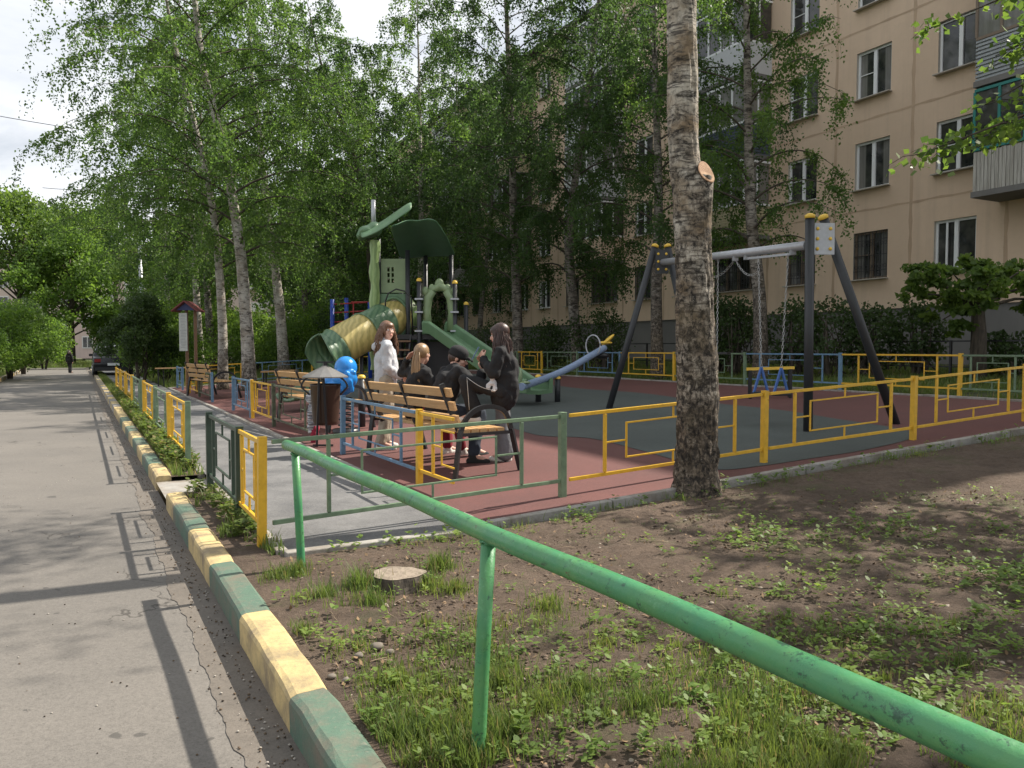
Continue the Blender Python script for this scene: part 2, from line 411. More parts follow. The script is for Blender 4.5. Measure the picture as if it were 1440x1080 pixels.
# kerb stones : one object each
ordn = ['first','second','third','fourth','fifth','sixth','seventh','eighth','ninth','tenth','eleventh','twelfth']
def kerbstone(t0, L, kind, label):
    mb = MB(); c = .02; prof = [(.66, -.30), (.66, -.005), (.668, .012), (.69, .02), (.79, .022), (.805, .012), (.81, -.30)]
    n = 7; vs = []; fs = []
    for i in range(n+1):
        t = t0+.001+(L-.002)*i/n
        for k, (w, z) in enumerate(prof):
            q = noise.noise(Vector((t*6, w*40, z*20+5)))*.006
            if (i in (0, n)) and z > -.01: q -= .004
            vs.append(W(t, w+q*.6, z+q))
    m = len(prof)
    for i in range(n):
        for k in range(m-1): fs.append((i*m+k, (i+1)*m+k, (i+1)*m+k+1, i*m+k+1))
    fs.append(tuple(range(m))[::-1]); fs.append(tuple(n*m+k for k in range(m)))
    mb.add(vs, fs)
    base = W(t0+L/2, .735, -.13)
    return single(mb, 'kerb_stone', M[kind], label, 'kerb stone', base, 'painted kerb stones along the drive')
t_j = tof(*gp(407, 984)[:2])
L = 1.02; cy = 0; cg = 0; t = t_j-3*L
names = {'kerb_y': 'yellow', 'kerb_g': 'green'}
seq = ['kerb_y','kerb_y','kerb_g','kerb_y','kerb_g','kerb_y','kerb_g']
t = t_j-3*L
for k in seq:
    if names[k] == 'yellow': lab = None
    t_end = min(t+L, 7.58)
    vis = t >= t_j-2.1*L
    if vis:
        if k == 'kerb_y': cy += 1; lab = '%s yellow painted kerb stone from the near end, chipped and dirty' % ordn[cy-1]
        else: cg += 1; lab = '%s green painted kerb stone from the near end beside the road' % ordn[cg-1]
    if vis and t_end-t > .15: kerbstone(t, t_end-t, k, lab)
    t += L
if t < 7.5: kerbstone(t, 7.58-t, 'kerb_y', 'yellow kerb stone at the near side of the path entrance')
t = 8.62; seq = ['kerb_y','kerb_g','kerb_y','kerb_g','kerb_y','kerb_g','kerb_y','kerb_g','kerb_y','kerb_y']
for i, k in enumerate(seq):
    kerbstone(t, .98, k, '%s kerb stone past the path entrance, %s paint worn, beside the verge weeds' % (ordn[i], names[k])); t += .98
mb = MB()
mb2 = MB()
i = 0
while t < 56:
    mb.bar(W(t, .735, -.13), W(t+.98, .735, -.13), .15, .30, mi=i % 2); t += 1.0; i += 1
struct(mb.build('kerb', [M['kerb_y'], M['concrete']]))
mb = MB(); t = -5
while t < 60:
    mb.bar(W(t, -3.02, -.1), W(t+.98, -3.02, -.1), .15, .25, mi=i % 2); t += 1.0; i += 1
struct(mb.build('kerb', [M['concrete'], M['kerb_y']]))

# ================================================================ FENCES
FH = .72
def fence(t0, w0, t1, w1, panel, post0, post1, label, group, gapend=None, partial=None, lean=0):
    p = W(t0, w0); q = W(t1, w1); th = thing('fence_panel', label, 'fence', p, 0, group)
    d = (q-p); L = d.length; d.normalize(); up = Vector((0, 0, 1))
    def P(s, z): return p+d*(s*L)+up*z
    for s, c in ((0, post0), (1, post1)):
        if c:
            mb = MB(); b = P(s, 0)
            tilt = Vector((R.uniform(-.012, .012), R.uniform(-.012, .012), 0))
            mb.bar(b-up*.1, b+up*FH+tilt, .055, .055); mb.box(b+up*(FH+.002)+tilt, (.058, .058, .006), math.atan2(d.y, d.x))
            mb.build('post', M[c], th, bevel=.004)
    e = .0275/L
    if panel:
        mb = MB(); zt = .69; zb = .155; m1 = partial or 1.0
        mb.bar(P(e, zt), P(m1-(e if m1 == 1 else 0), zt), .022, .030); mb.bar(P(e, zb), P(m1-(e if m1 == 1 else 0), zb), .022, .030)
        a, b = .17, .83
        for s in (a, b):
            if s < m1: mb.bar(P(s, zb+.018), P(s, zt-.018), .026, .026)
        mb.build('frame', M[panel], th, bevel=.003)
        mb = MB(); i0, i1, z0, z1 = .27, .73, .275, .575
        ii = min(i1, m1); w_ = .015
        mb.bar(P(i0-w_/2/L, z1), P(ii+w_/2/L, z1), w_); mb.bar(P(i0-w_/2/L, z0), P(ii+w_/2/L, z0), w_)
        mb.bar(P(i0, z0+w_/2), P(i0, z1-w_/2), w_)
        if i1 <= m1: mb.bar(P(i1, z0+w_/2), P(i1, z1-w_/2), w_)
        mb.bar(P(a+.016/L, .425), P(i0-.01/L, .425), w_)
        if b < m1: mb.bar(P(i1+.01/L, .425), P(b-.016/L, .425), w_)
        if m1 > .5: mb.bar(P(.5, z1+w_/2), P(.5, zt-.018), w_); mb.bar(P(.5, zb+.018), P(.5, z0-w_/2), w_)
        mb.build('inner_frame', M[panel], th, bevel=.002)
    return th
def lone_post(t, w, c, label, group):
    b = W(t, w); mb = MB(); mb.bar(b-Vector((0,0,.1)), b+Vector((0,0,FH)), .062); return single(mb, 'fence_post', M[c], label, 'fence post', b, group, .004)
GV = 'low panels of the fence between the road verge and the path'
def ty(Y, w):   # t for given depth Y on line w
    return (Y-NY*w)/DY
w = 1.03
fence(ty(5.13, w), w, ty(5.83, w), w, 'yellow', 'yellow', None, 'short yellow panel at the corner where the verge fence meets the front fence', GV)
fence(ty(5.83, w), w, ty(7.15, w), w, 'dark_green', 'dark_green', 'dark_green', 'dark green panel of the verge fence just before the path entrance', GV)
vf = [(8.6, 'yellow', 'green', None, 'yellow panel with a green end post, first beyond the path entrance'),
      (10.3, 'green', 'yellow', None, 'grey green panel between two yellow panels of the verge fence'),
      (12.3, 'yellow', 'green', 'yellow', 'second yellow panel of the verge fence beyond the path entrance'),
      (14.9, 'green', 'green', None, 'grey green verge panel behind the weeds, before the far yellow panels'),
      (17.3, 'yellow', 'yellow', None, 'third yellow verge panel, in the row behind the weeds'),
      (19.7, 'yellow', 'yellow', None, 'fourth yellow verge panel, next to last of the row'),
      (22.2, 'yellow', 'yellow', 'yellow', 'farthest yellow verge panel beside the big roadside bush')]
ends = [10.3, 12.3, 14.3, 17.3, 19.7, 22.2, 24.6]
for (Y, pc, a, b, lab), Y1 in zip(vf, ends): fence(ty(Y, w), w, ty(Y1, w), w, pc, a, b, lab, GV)
GL = 'coloured panels along the path side of the playground'
w = 2.76
fence(ty(7.3, w), w, ty(5.62, w), w, 'yellow', 'yellow', None, 'cut short yellow panel beside the near end of the occupied bench', GL, partial=.40)
fence(ty(9.43, w), w, ty(7.36, w), w, 'blue', 'blue', None, 'pale blue panel between the litter bin and the occupied bench', GL)
fence(ty(12.75, w), w, ty(10.62, w), w, 'rusty', 'rusty', 'blue', 'weathered greenish panel with a jacket tied to its blue post', GL)
fence(ty(14.3, w), w, ty(12.85, w), w, 'yellow', 'yellow', None, 'yellow panel between the pale blue and the weathered greenish one', GL)
fence(ty(16.1, w), w, ty(14.45, w), w, 'blue', 'blue', 'blue', 'pale blue panel farther along the path, left of a yellow panel', GL)
fence(ty(20.6, w), w, ty(18.6, w), w, 'rusty', 'rusty', 'blue', 'far panel with a reddish rail ending at a pale blue post', GL)
fence(ty(22.4, w), w, ty(20.8, w), w, 'yellow', 'yellow', None, 'farthest yellow panel on the path side of the playground', GL)
fence(ty(25.2, w), w, ty(23.9, w), w, 'blue', 'blue', 'blue', 'pale blue panel at the far corner of the playground', GL)
GF = 'panels of the front fence between the playground and the bare soil'
a = tof(-1.58, 5.13)
fence(a, 1.07, 5.5, 3.50, 'green', None, 'green', 'long pale green panel crossing in front of the bench', GF)
fence(5.5, 3.54, 5.52, 5.83, 'yellow', None, 'yellow', 'yellow front panel half hidden by the large birch trunk', GF)
fence(5.52, 5.87, 5.45, 8.02, 'yellow', None, 'yellow', 'yellow front panel right of the large birch, with rust on its posts', GF)
fence(5.45, 8.06, 5.45, 10.2, 'yellow', None, None, 'yellow front panel second to the right of the large birch', GF)
fence(5.45, 10.2, 5.45, 12.3, 'yellow', 'yellow', 'yellow', 'last yellow front panel at the right edge of the photo', GF)
GB = 'panels of the back fence of the playground below the house'
cols = [('green', 'sixth'), ('yellow', 'x'), ('blue', ''), ('green', ''), ('yellow', ''), ('green', ''), ('blue', ''), ('yellow', ''), ('green', '')]
w = 12.45; t = 5.5
def tat(u):  # t on the back line as seen at picture column u
    k = (u-U0)/F; x_y = k; # x = k*y ; w = NX*x+NY*y
    y = w/(NX*k+NY); return tof(k*y, y)
cuts = [1445, 1350, 1182, 1048, 948, 872, 812, 762, 728, 700, 676]
colb = ['green', 'yellow', 'blue', 'green', 'yellow', 'blue', 'green', 'yellow', 'green', 'green']
labs = ['grey green back fence panel at the right edge under the small dark tree', 'yellow back fence panel behind the right leg of the swing frame', 'pale blue back fence panel seen behind the hanging swing', 'green back fence panel just right of the large birch trunk',
        'yellow back fence panel between the swing leg and the large birch', 'bluish back fence panel just left of the swing frame', 'green back fence panel behind the raised seesaw seat', 'yellow back fence panel behind the girl with the phone', 'green back fence panel left of the yellow one behind the girl', 'farthest green back fence panel behind the slide']
for i in range(10):
    fence(tat(cuts[i]), w, tat(cuts[i+1]), w, colb[i], colb[i], None, labs[i], GB)
GE = 'panels of the far end fence of the playground'
for i, (w0, w1, c) in enumerate([(3.0, 5.0, 'yellow'), (5.0, 7.0, 'blue'), (7.0, 9.0, 'yellow'), (9.0, 11.0, 'green')]):
    fence(26.9, w0, 26.9, w1, c, c, c if i == 3 else None, ['yellow end panel of the playground near the far bench', 'pale blue end panel behind the pair of birches', 'yellow end panel left of the tube slide', 'green end panel hidden behind the tube slide'][i], GE)
# dark lawn fence by the house
p0 = W(4, 15.9); th = thing('lawn_fence', 'thin black railing between the back fence and the shrubs of the house', 'fence', p0)
mb = MB(); up = Vector((0, 0, 1))
mb.bar(W(4, 15.9)+up*.78, W(34, 15.9)+up*.78, .03); mb.bar(W(4, 15.9)+up*.25, W(34, 15.9)+up*.25, .025); mb.build('rail', M['black'], th)
for i in range(16):
    b = W(4+2*i, 15.9); mb = MB(); mb.bar(b-up*.1, b+up*.8, .045); mb.build('post', M['black'], th)

# big green pipe rail in the foreground
pa = at(398, 622, 4.75)+Vector((0, 0, .0)); pb = at(1475, 1096, 1.38)
e1 = at(407, 625, 4.72); e2 = at(650, 733, 2.62)
# rail through two measured points at one height
def on_h(u, v, z):
    r = ray(u, v); k = (z-CAMZ)/r.z; return Vector((r.x*k, r.y*k, z))
RH = .715
A = on_h(404, 626, RH); B = on_h(1400, 1058, RH); d = (B-A).normalized()
C1 = on_h(660, 742, RH)
th = thing('pipe_railing', 'thick bright green pipe railing crossing the foreground on round posts', 'railing', (A.x, A.y, 0))
mb = MB(); n = 60; Lr = (B-A).length+.9
mb.tube([A-d*.02+d*(Lr*i/n)+Vector((0, 0, .004*math.sin(i*.35))) for i in range(n+1)], .031, 20)
rail = mb.build('rail', M['rail'], th)
mb = MB(); q = A+d*1.98
for kk in (0.05,): pass
f1 = gp(425, 798)
for k, (u, v) in enumerate([(424, 800), (672, 1062)]):
    f = gp(u, v)
    # nearest point on the rail
    s = (Vector((f.x, f.y, RH))-A).dot(d); s = max(.03, s); top = A+d*s
    mb = MB(); mb.tube([(f.x, f.y, -.15), (f.x, f.y, 0), (f.x*.5+top.x*.5, f.y*.5+top.y*.5, .36), (top.x, top.y, RH-.025)], .024, 16)
    mb.build('post', M['rail'], th)
    mb = MB(); ring = [Vector((top.x+.0255*math.cos(a_), top.y+.0255*math.sin(a_), RH-.034+.003*math.sin(a_*5)+.006*abs((math.cos(a_)*-d.y+math.sin(a_)*d.x)))) for a_ in [2*PI*q_/24 for q_ in range(25)]]; mb.tube(ring, [.0045+.0012*math.sin(q_*2.3) for q_ in range(25)], 6); mb.build('weld', M['rail'], th)
# ================================================================ HOUSE
def wallmat(name, a, b_, seams=None):
    m, nt, b = newmat(name); v = coords(nt); 
    n = noi(nt, v, .35, 6, .6); n2 = noi(nt, v, 6, 6, .7)
    c = mix(nt, ramp(nt, n, [(.35, 0), (.65, 1)]), a, b_)
    c = mix(nt, ramp(nt, n2, [(.5, 0), (.8, .25)]), c, tuple(x*.7 for x in a))
    tc = N(nt, 'ShaderNodeTexCoord'); st = N(nt, 'ShaderNodeMapping'); st.inputs['Scale'].default_value = (3, 3, .12); nt.links.new(tc.outputs['Object'], st.inputs[0])
    c = mix(nt, ramp(nt, noi(nt, st.outputs[0], 1, 6, .7), [(.5, 0), (.75, .35)]), c, tuple(x*.62 for x in a))
    nt.links.new(c, b.inputs['Base Color']); b.inputs['Roughness'].default_value = .9
    bump(nt, b, n2, .3, .01); return m
M['wall'] = wallmat('apricot_render', (.74, .56, .415), (.66, .495, .36))
M['seam'] = wallmat('seam_render', (.47, .335, .235), (.60, .43, .30))
M['plinth'] = wallmat('grey_plinth', (.20, .19, .18), (.15, .145, .14))
M['pvc'] = plain('white_pvc', (.82, .83, .84), .35, var=.04)
M['pvcgrey'] = plain('old_frame', (.20, .15, .11), .6)
M['reveal'] = plain('reveal_render', (.46, .42, .37), .8)
def glassmat():
    m, nt, b = newmat('window_glass'); v = coords(nt)
    c = mix(nt, ramp(nt, noi(nt, v, 1.6, 3), [(.4, 0), (.62, 1)]), (.018, .02, .022), (.07, .068, .06))
    oi = N(nt, 'ShaderNodeObjectInfo'); vc = coords(nt, (16, 1, .6)); fold = mix(nt, noi(nt, vc, 1, 2), (.30, .29, .27), (.12, .115, .105)); gate = ramp(nt, oi.outputs['Random'], [(.55, 0), (.60, .8)])
    sx = N(nt, 'ShaderNodeSeparateXYZ'); tcc = N(nt, 'ShaderNodeTexCoord'); nt.links.new(tcc.outputs['Object'], sx.inputs[0]); hz = N(nt, 'ShaderNodeMath', operation='ABSOLUTE'); nt.links.new(sx.outputs[0], hz.inputs[0]); gx = ramp(nt, hz.outputs[0], [(.28, 0), (.32, 1)]); mu = N(nt, 'ShaderNodeMath', operation='MULTIPLY'); nt.links.new(gate, mu.inputs[0]); nt.links.new(gx, mu.inputs[1]); c = mix(nt, mu.outputs[0], c, fold)
    nt.links.new(c, b.inputs['Base Color']); b.inputs['Roughness'].default_value = .06; b.inputs['Specular IOR Level'].default_value = .75
    bump(nt, b, noi(nt, v, 1.2, 2), .05, .02); return m
M['glass'] = glassmat()
M['teal'] = plain('teal_frame', (.03, .20, .18), .5)
M['corr'] = None
def slatmat(name, a, b_, axis=0, freq=60.0):
    m, nt, b = newmat(name); v = coords(nt, (25, 25, 1)); 
    c = mix(nt, ramp(nt, noi(nt, v, 1, 5, .7), [(.4, 0), (.62, 1)]), a, b_)
    nt.links.new(c, b.inputs['Base Color']); b.inputs['Roughness'].default_value = .7; return m
M['slat'] = slatmat('weathered_white_slats', (.50, .48, .44), (.26, .24, .21))
M['white_panel'] = plain('white_panel', (.55, .56, .58), .5, var=.1)
M['navy_panel'] = plain('slate_siding', (.07, .09, .13), .5)
M['cream_panel'] = plain('cream_siding', (.50, .44, .28), .6)
M['corrug'] = plain('galvanised_sheet', (.36, .38, .40), .4, .4)
M['roofmat'] = plain('roof_felt', (.05, .05, .05), .9)

ex = Vector((-.4614, .8872, 0)); HO = Vector((11.77, 21.15, 0))
hrz = math.atan2(ex.y, ex.x)
cent = [-8.1, -5.4, -2.7, 0.0, 2.6, 5.2, 8.1, 10.9, 13.6, 16.5, 19.2, 21.9, 24.7, 27.4, 30.1, 32.8, 35.5, 38.2, 40.9, 43.6]
edges = [cent[0]-1.35]+[(a+b)/2 for a, b in zip(cent, cent[1:])]+[cent[-1]+1.35]
S0 = 3.35; FHT = 2.66
floors = [S0+FHT*i for i in range(5)]
zl = [2.45]+[floors[i]-.62 for i in range(1, 5)]+[16.3]
house = thing('apartment_building', 'five storey apricot apartment block in shade behind the playground', 'building', (HO.x, HO.y, 0), hrz)
wide = {8.1: 2.3, 16.5: 2.1, 24.7: 2.1, 32.8: 2.1, 40.9: 2.1}
def wdim(ci, fi):
    w_ = wide.get(ci, 1.17); 
    if fi == 0 and ci not in wide: w_ = 1.17
    return w_, 1.40
balc = {-2.7: 'r', 8.1: 'a', 16.5: 'b', 24.7: 'c', 32.8: 'd'}
mb = MB(); seam = MB(); rev = MB()
for ci, c in enumerate(cent):
    x0, x1 = edges[ci], edges[ci+1]
    for fi in range(5):
        z0, z1 = zl[fi], zl[fi+1]; w_, h_ = wdim(c, fi); a, b = c-w_/2, c+w_/2; s0 = floors[fi]; s1 = s0+h_
        for q in ((x0, a, z0, z1), (b, x1, z0, z1), (a, b, z0, s0), (a, b, s1, z1)):
            mb.add([(q[0], 0, q[2]), (q[1], 0, q[2]), (q[1], 0, q[3]), (q[0], 0, q[3])], [(3, 2, 1, 0)])
        D = -.16
        rev.add([(a,0,s0),(b,0,s0),(b,0,s1),(a,0,s1),(a,D,s0),(b,D,s0),(b,D,s1),(a,D,s1)], [(0,1,5,4),(1,2,6,5),(2,3,7,6),(3,0,4,7)])
X0, X1 = edges[0], edges[-1]; DP = -11.5
mb.add([(X0,0,2.45),(X0,DP,2.45),(X0,DP,16.3),(X0,0,16.3)], [(0,1,2,3)]); mb.add([(X1,0,2.45),(X1,DP,2.45),(X1,DP,16.3),(X1,0,16.3)], [(3,2,1,0)])
mb.add([(X0,DP,0),(X1,DP,0),(X1,DP,16.3),(X0,DP,16.3)], [(0,1,2,3)])
mb.add(rev.v, rev.f, 1); mb.build('wall', [M['wall'], M['reveal']], house, world=False)
def wob(x, z): return .008*math.sin(x*5.1+z)+.006*math.sin(x*13+z*3)
for e in edges[1:-1]:
    n = 40; vs = []; 
    for i in range(n+1):
        z = 2.45+13.8*i/n; q = wob(z, e); ww = .05+.015*math.sin(z*7.7+e)
        vs += [(e-ww+q, .003, z), (e+ww+q, .003, z)]
    seam.add(vs, [(2*i+2, 2*i+3, 2*i+1, 2*i) for i in range(n)])
for z in zl[1:5]:
    n = 160; vs = []
    for i in range(n+1):
        x = X0+(X1-X0)*i/n; q = wob(x, z); ww = .028+.012*math.sin(x*7.9+z)
        vs += [(x, .005, z-ww+q), (x, .005, z+ww+q)]
    seam.add(vs, [(2*i+2, 2*i+3, 2*i+1, 2*i)[::-1] for i in range(n)])
seam.build('panel_seams', M['seam'], house, world=False)
mb = MB(); mb.box(((X0+X1)/2, DP/2-.03, 1.2), (X1-X0-.02, -DP-.06, 2.5)); mb.build('plinth', M['plinth'], house, world=False)
mb = MB(); mb.box(((X0+X1)/2, DP/2+.1, 16.38), (X1-X0+.4, -DP+.9, .16)); mb.box(((X0+X1)/2, -.02, 16.52), (X1-X0, .25, .12)); mb.build('roof', M['roofmat'], house, world=False)
mb = MB(); mb.box(((X0+X1)/2, DP/2, 8), (X1-X0-.3, -DP-.8, 15)); mb.build('inner_light_block', M['black'], house, world=False)  # black box added inside, blocks light through the wall openings
def winmesh(w_, h_, kind):
    f = MB(); D = -.11; t = .065
    def fr(x0, x1, z0, z1, y=D, tt=t, dd=.06):
        f.box(((x0+x1)/2, y, z0+tt/2), (x1-x0, dd, tt)); f.box(((x0+x1)/2, y, z1-tt/2), (x1-x0, dd, tt))
        f.box((x0+tt/2, y, (z0+z1)/2), (tt, dd, z1-z0-2*tt)); f.box((x1-tt/2, y, (z0+z1)/2), (tt, dd, z1-z0-2*tt))
    fr(-w_/2, w_/2, 0, h_)
    n = 2 if w_ < 1.5 else 4
    for i in range(1, n): f.box((-w_/2+w_*i/n, D+.004, h_/2), (.11, .07, h_-2*t-.002))
    if kind == 0:   # transom on the far casement
        f.box((w_/2-w_/n/2, D+.006, h_*.52), (w_/n-.12-.05, .05, .022))
    if kind == 2:   # leaf tilted a little open
        f.box((w_/4-.06, D+.07, h_*.5), (.05, .03, h_-.16))
    p = MB(); p.box((0, D-.012, h_/2), (w_-.1, .012, h_-.1))
    s = MB(); s.box((0, .035, -.015), (w_+.1, .27, .03)); 
    gr = MB()
    k = int(w_/.13)
    for i in range(k+1): 
        x = -w_/2+.03+(w_-.06)*i/k; gr.bar((x, -.02, .02), (x, -.02, h_-.02), .016)
    for z in (.25, h_*.5, h_-.25): gr.bar((-w_/2, -.036, z), (w_/2, -.036, z), .016)
    for i in range(k):
        x = -w_/2+.03+(w_-.06)*(i+.5)/k
        for z in (.37, h_-.37): gr.tube([(x+.05*math.cos(a_*PI/4), -.02, z+.05*math.sin(a_*PI/4)) for a_ in range(9)], .006, 4)
    return f, p, s, gr
wm = {}
for w_ in (1.17, 2.3, 2.1):
    for kind in (0, 1, 2):
        f, p, s, gr = winmesh(w_, 1.40, kind)
        wm[(w_, kind)] = (f.mesh('window_frame', M['pvc']), f.mesh('window_frame', M['pvcgrey']), p.mesh('window_pane', M['glass']), s.mesh('window_sill', M['reveal']), gr.mesh('window_grille', M['black']))
def child(name, me, parent, loc=(0,0,0), rz=0):
    o = bpy.data.objects.new(name, me); COL.objects.link(o); o.parent = parent; o.location = loc; o.rotation_euler = (0, 0, rz); return o
nwin = 0
for c in cent[3:]:
    for fi in range(5):
        if fi > 0 and c in balc: continue
        if c > 36 and fi == 4: continue
        w_, h_ = wdim(c, fi); kind = R.choice([0, 0, 1])
        if c == 0.0 and fi == 0: kind = 2
        dark = fi == 0 and c not in (0.0, 27.4, 24.7, 21.9)
        fm = wm[(w_, kind)]
        f = child('window', fm[1] if dark else fm[0], house, (c, 0, floors[fi])); nwin += 1
        child('pane', fm[2], f); child('sill', fm[3], f)
        if dark: child('grille', fm[4], f)
# balconies
def balcony(c, fi, style, wid=3.0, dep=1.15):
    z = floors[fi]-.95; root = None
    a, b = c-wid/2, c+wid/2
    st = {'r': ('slat', 'teal'), 'a': ('cream_panel', 'pvc'), 'b': ('white_panel', 'pvc'), 'c': ('cream_panel', 'pvc'), 'd': ('white_panel', 'pvc')}[style]
    pm, fm = st
    if style == 'a' and fi == 2: pm = 'navy_panel'
    if style == 'a' and fi >= 3: pm = 'white_panel'
    if style == 'r' and fi >= 2: pm = 'corrug'; fm = 'pvcgrey'
    if style == 'b' and fi == 1: pm = 'wall'
    s = MB(); s.box((c, dep/2, z), (wid+.08, dep+.06, .14)); bo = s.build('balcony', M['plinth'], house, world=False)
    p = MB()
    if pm == 'slat':
        k = 34
        for i in range(k): p.box((a+wid*(i+.5)/k, dep, z+.52), (wid/k-.012, .02+.008*(i % 2), 1.0+R.uniform(-.015, .015)))
        for i in range(11): 
            for xx in (a, b): p.box((xx, dep*(i+.5)/11, z+.52), (.02, dep/11-.012, 1.0))
    elif pm in ('corrug', 'navy_panel', 'cream_panel'):
        k = 11
        for i in range(k):
            zz = z+.09+i*.092
            for x0_, x1_, y0_, y1_ in ((a, b, dep, dep), (a, a, 0, dep), (b, b, 0, dep)):
                p.bar((x0_, y0_, zz), (x1_, y1_, zz), .03, .07 if pm != 'corrug' else .05)
        p.box((c, dep-.03, z+.56), (wid-.05, .015, 1.0)); 
    else:
        p.box((c, dep, z+.57), (wid, .05, 1.0)); p.box((a, dep/2-.03, z+.57), (.05, dep-.06, 1.0)); p.box((b, dep/2-.03, z+.57), (.05, dep-.06, 1.0))
    p.build('parapet', M[pm], bo, world=False)
    f = MB(); zt = z+2.5; zb = z+1.08
    for zz in (zb, zt):
        f.box((c, dep, zz), (wid, .06, .07)); f.box((a, dep/2-.03, zz), (.06, dep-.06, .07)); f.box((b, dep/2-.03, zz), (.06, dep-.06, .07))
    for i in range(6): f.box((a+wid*i/5, dep, (zt+zb)/2), (.06, .055, zt-zb-.07))
    f.box((a, dep*.5, (zt+zb)/2), (.05, .05, zt-zb-.07)); f.box((b, dep*.5, (zt+zb)/2), (.05, .05, zt-zb-.07))
    f.build('glazing_frame', M[fm], bo, world=False)
    q = MB(); q.box((c, dep-.01, (zt+zb)/2), (wid-.06, .01, zt-zb-.08)); q.box((a+.005, dep/2, (zt+zb)/2), (.01, dep-.1, zt-zb-.08)); q.box((b-.005, dep/2, (zt+zb)/2), (.01, dep-.1, zt-zb-.08))
    q.build('pane', M['glass'], bo, world=False)
for c, s in balc.items():
    for fi in range(1, 5): balcony(c, fi, s)

# ---- far building across the end of the drive
M['farwall'] = wallmat('pale_pink_render', (.60, .46, .40), (.52, .42, .37))
M['farwhite'] = plain('pale_render', (.62, .60, .56), .8)
far = thing('far_apartment_block', 'distant pink and white apartment block glimpsed through trees at the end of the drive', 'building', (-44, 100, 0), math.radians(-14))
mb = MB(); mb.box((0, 6, 7), (62, 12, 14)); mb.build('wall', M['farwall'], far, world=False)
mb = MB(); mb.box((0, 6, 14.2), (63, 13, .4)); mb.build('roof', M['roofmat'], far, world=False)
fw = MB(); fw.box((0, -.02, 0), (1.7, .08, 1.6)); fwm = fw.mesh('far_frame', M['farwhite'])
pw = MB(); pw.box((-.38, -.07, 0), (.6, .02, 1.3)); pw.box((.38, -.07, 0), (.6, .02, 1.3)); pwm = pw.mesh('far_pane', M['glass'])
for i in range(18):
    for k in range(5):
        f = child('window', fwm, far, (-28+i*3.3, 0, 2.1+2.7*k)); child('pane', pwm, f)
bw = MB(); bw.box((0, -.6, 0), (3.0, 1.2, 1.1)); bwm = bw.mesh('far_balcony', M['farwhite'])
for i in (2, 7, 12, 16):
    for k in (1, 2, 3, 4): child('balcony', bwm, far, (-26.3+i*3.3, 0, .9+2.7*k))

# ================================================================ PLANTS
nprng = np.random.default_rng(5)
def leafmesh(name, C, size, mat, parent=None, off=(0,0,0), hang=0.0, aspect=.62, up=0.0):
    C = np.asarray(C, dtype=np.float64); n = len(C)
    a = nprng.normal(size=(n, 3)); a[:, 2] -= hang; a /= np.linalg.norm(a, axis=1)[:, None]
    r = nprng.normal(size=(n, 3)); r[:, 2] += up
    b = np.cross(a, r); b /= np.linalg.norm(b, axis=1)[:, None]+1e-9
    s = size*nprng.uniform(.65, 1.25, n)[:, None]
    nrm = np.cross(a, b)
    V = np.empty((n, 4, 3)); V[:, 0] = C; V[:, 1] = C+a*s*.45+b*s*aspect*.5+nrm*s*.06; V[:, 2] = C+a*s; V[:, 3] = C+a*s*.45-b*s*aspect*.5+nrm*s*.06
    V -= np.asarray(off)
    me = bpy.data.meshes.new(name); me.vertices.add(4*n); me.vertices.foreach_set('co', V.ravel())
    me.loops.add(4*n); me.loops.foreach_set('vertex_index', np.arange(4*n, dtype=np.int32))
    me.polygons.add(n); me.polygons.foreach_set('loop_start', np.arange(0, 4*n, 4, dtype=np.int32))
    try: me.polygons.foreach_set('loop_total', np.full(n, 4, dtype=np.int32))
    except Exception: pass
    at_ = me.attributes.new('rnd', 'FLOAT', 'POINT'); at_.data.foreach_set('value', np.repeat(nprng.random(n), 4).astype(np.float32))
    me.materials.append(mat); me.update(calc_edges=True); me.validate()
    o = bpy.data.objects.new(name, me); COL.objects.link(o)
    if parent is not None: o.parent = parent
    return o
def sethgt(o, z0=0.0, k=1.0):
    me = o.data; n = len(me.vertices); co = np.empty(3*n); me.vertices.foreach_get('co', co)
    at_ = me.attributes.new('hgt', 'FLOAT', 'POINT'); at_.data.foreach_set('value', ((co[2::3]-z0)*k).astype(np.float32))
def interp(path, z):
    for a, b in zip(path, path[1:]):
        if a.z <= z <= b.z: return a.lerp(b, (z-a.z)/(b.z-a.z+1e-9))
    return path[-1].copy()
def smoothpath(pts, n):
    out = []
    m = len(pts)
    for i in range(m-1):
        p0, p1, p2, p3 = pts[max(i-1, 0)], pts[i], pts[i+1], pts[min(i+2, m-1)]
        for k in range(n):
            s = k/n
            out.append(0.5*((2*p1)+(-p0+p2)*s+(2*p0-5*p1+4*p2-p3)*s*s+(-p0+3*p1-3*p2+p3)*s**3))
    out.append(pts[-1]); return out
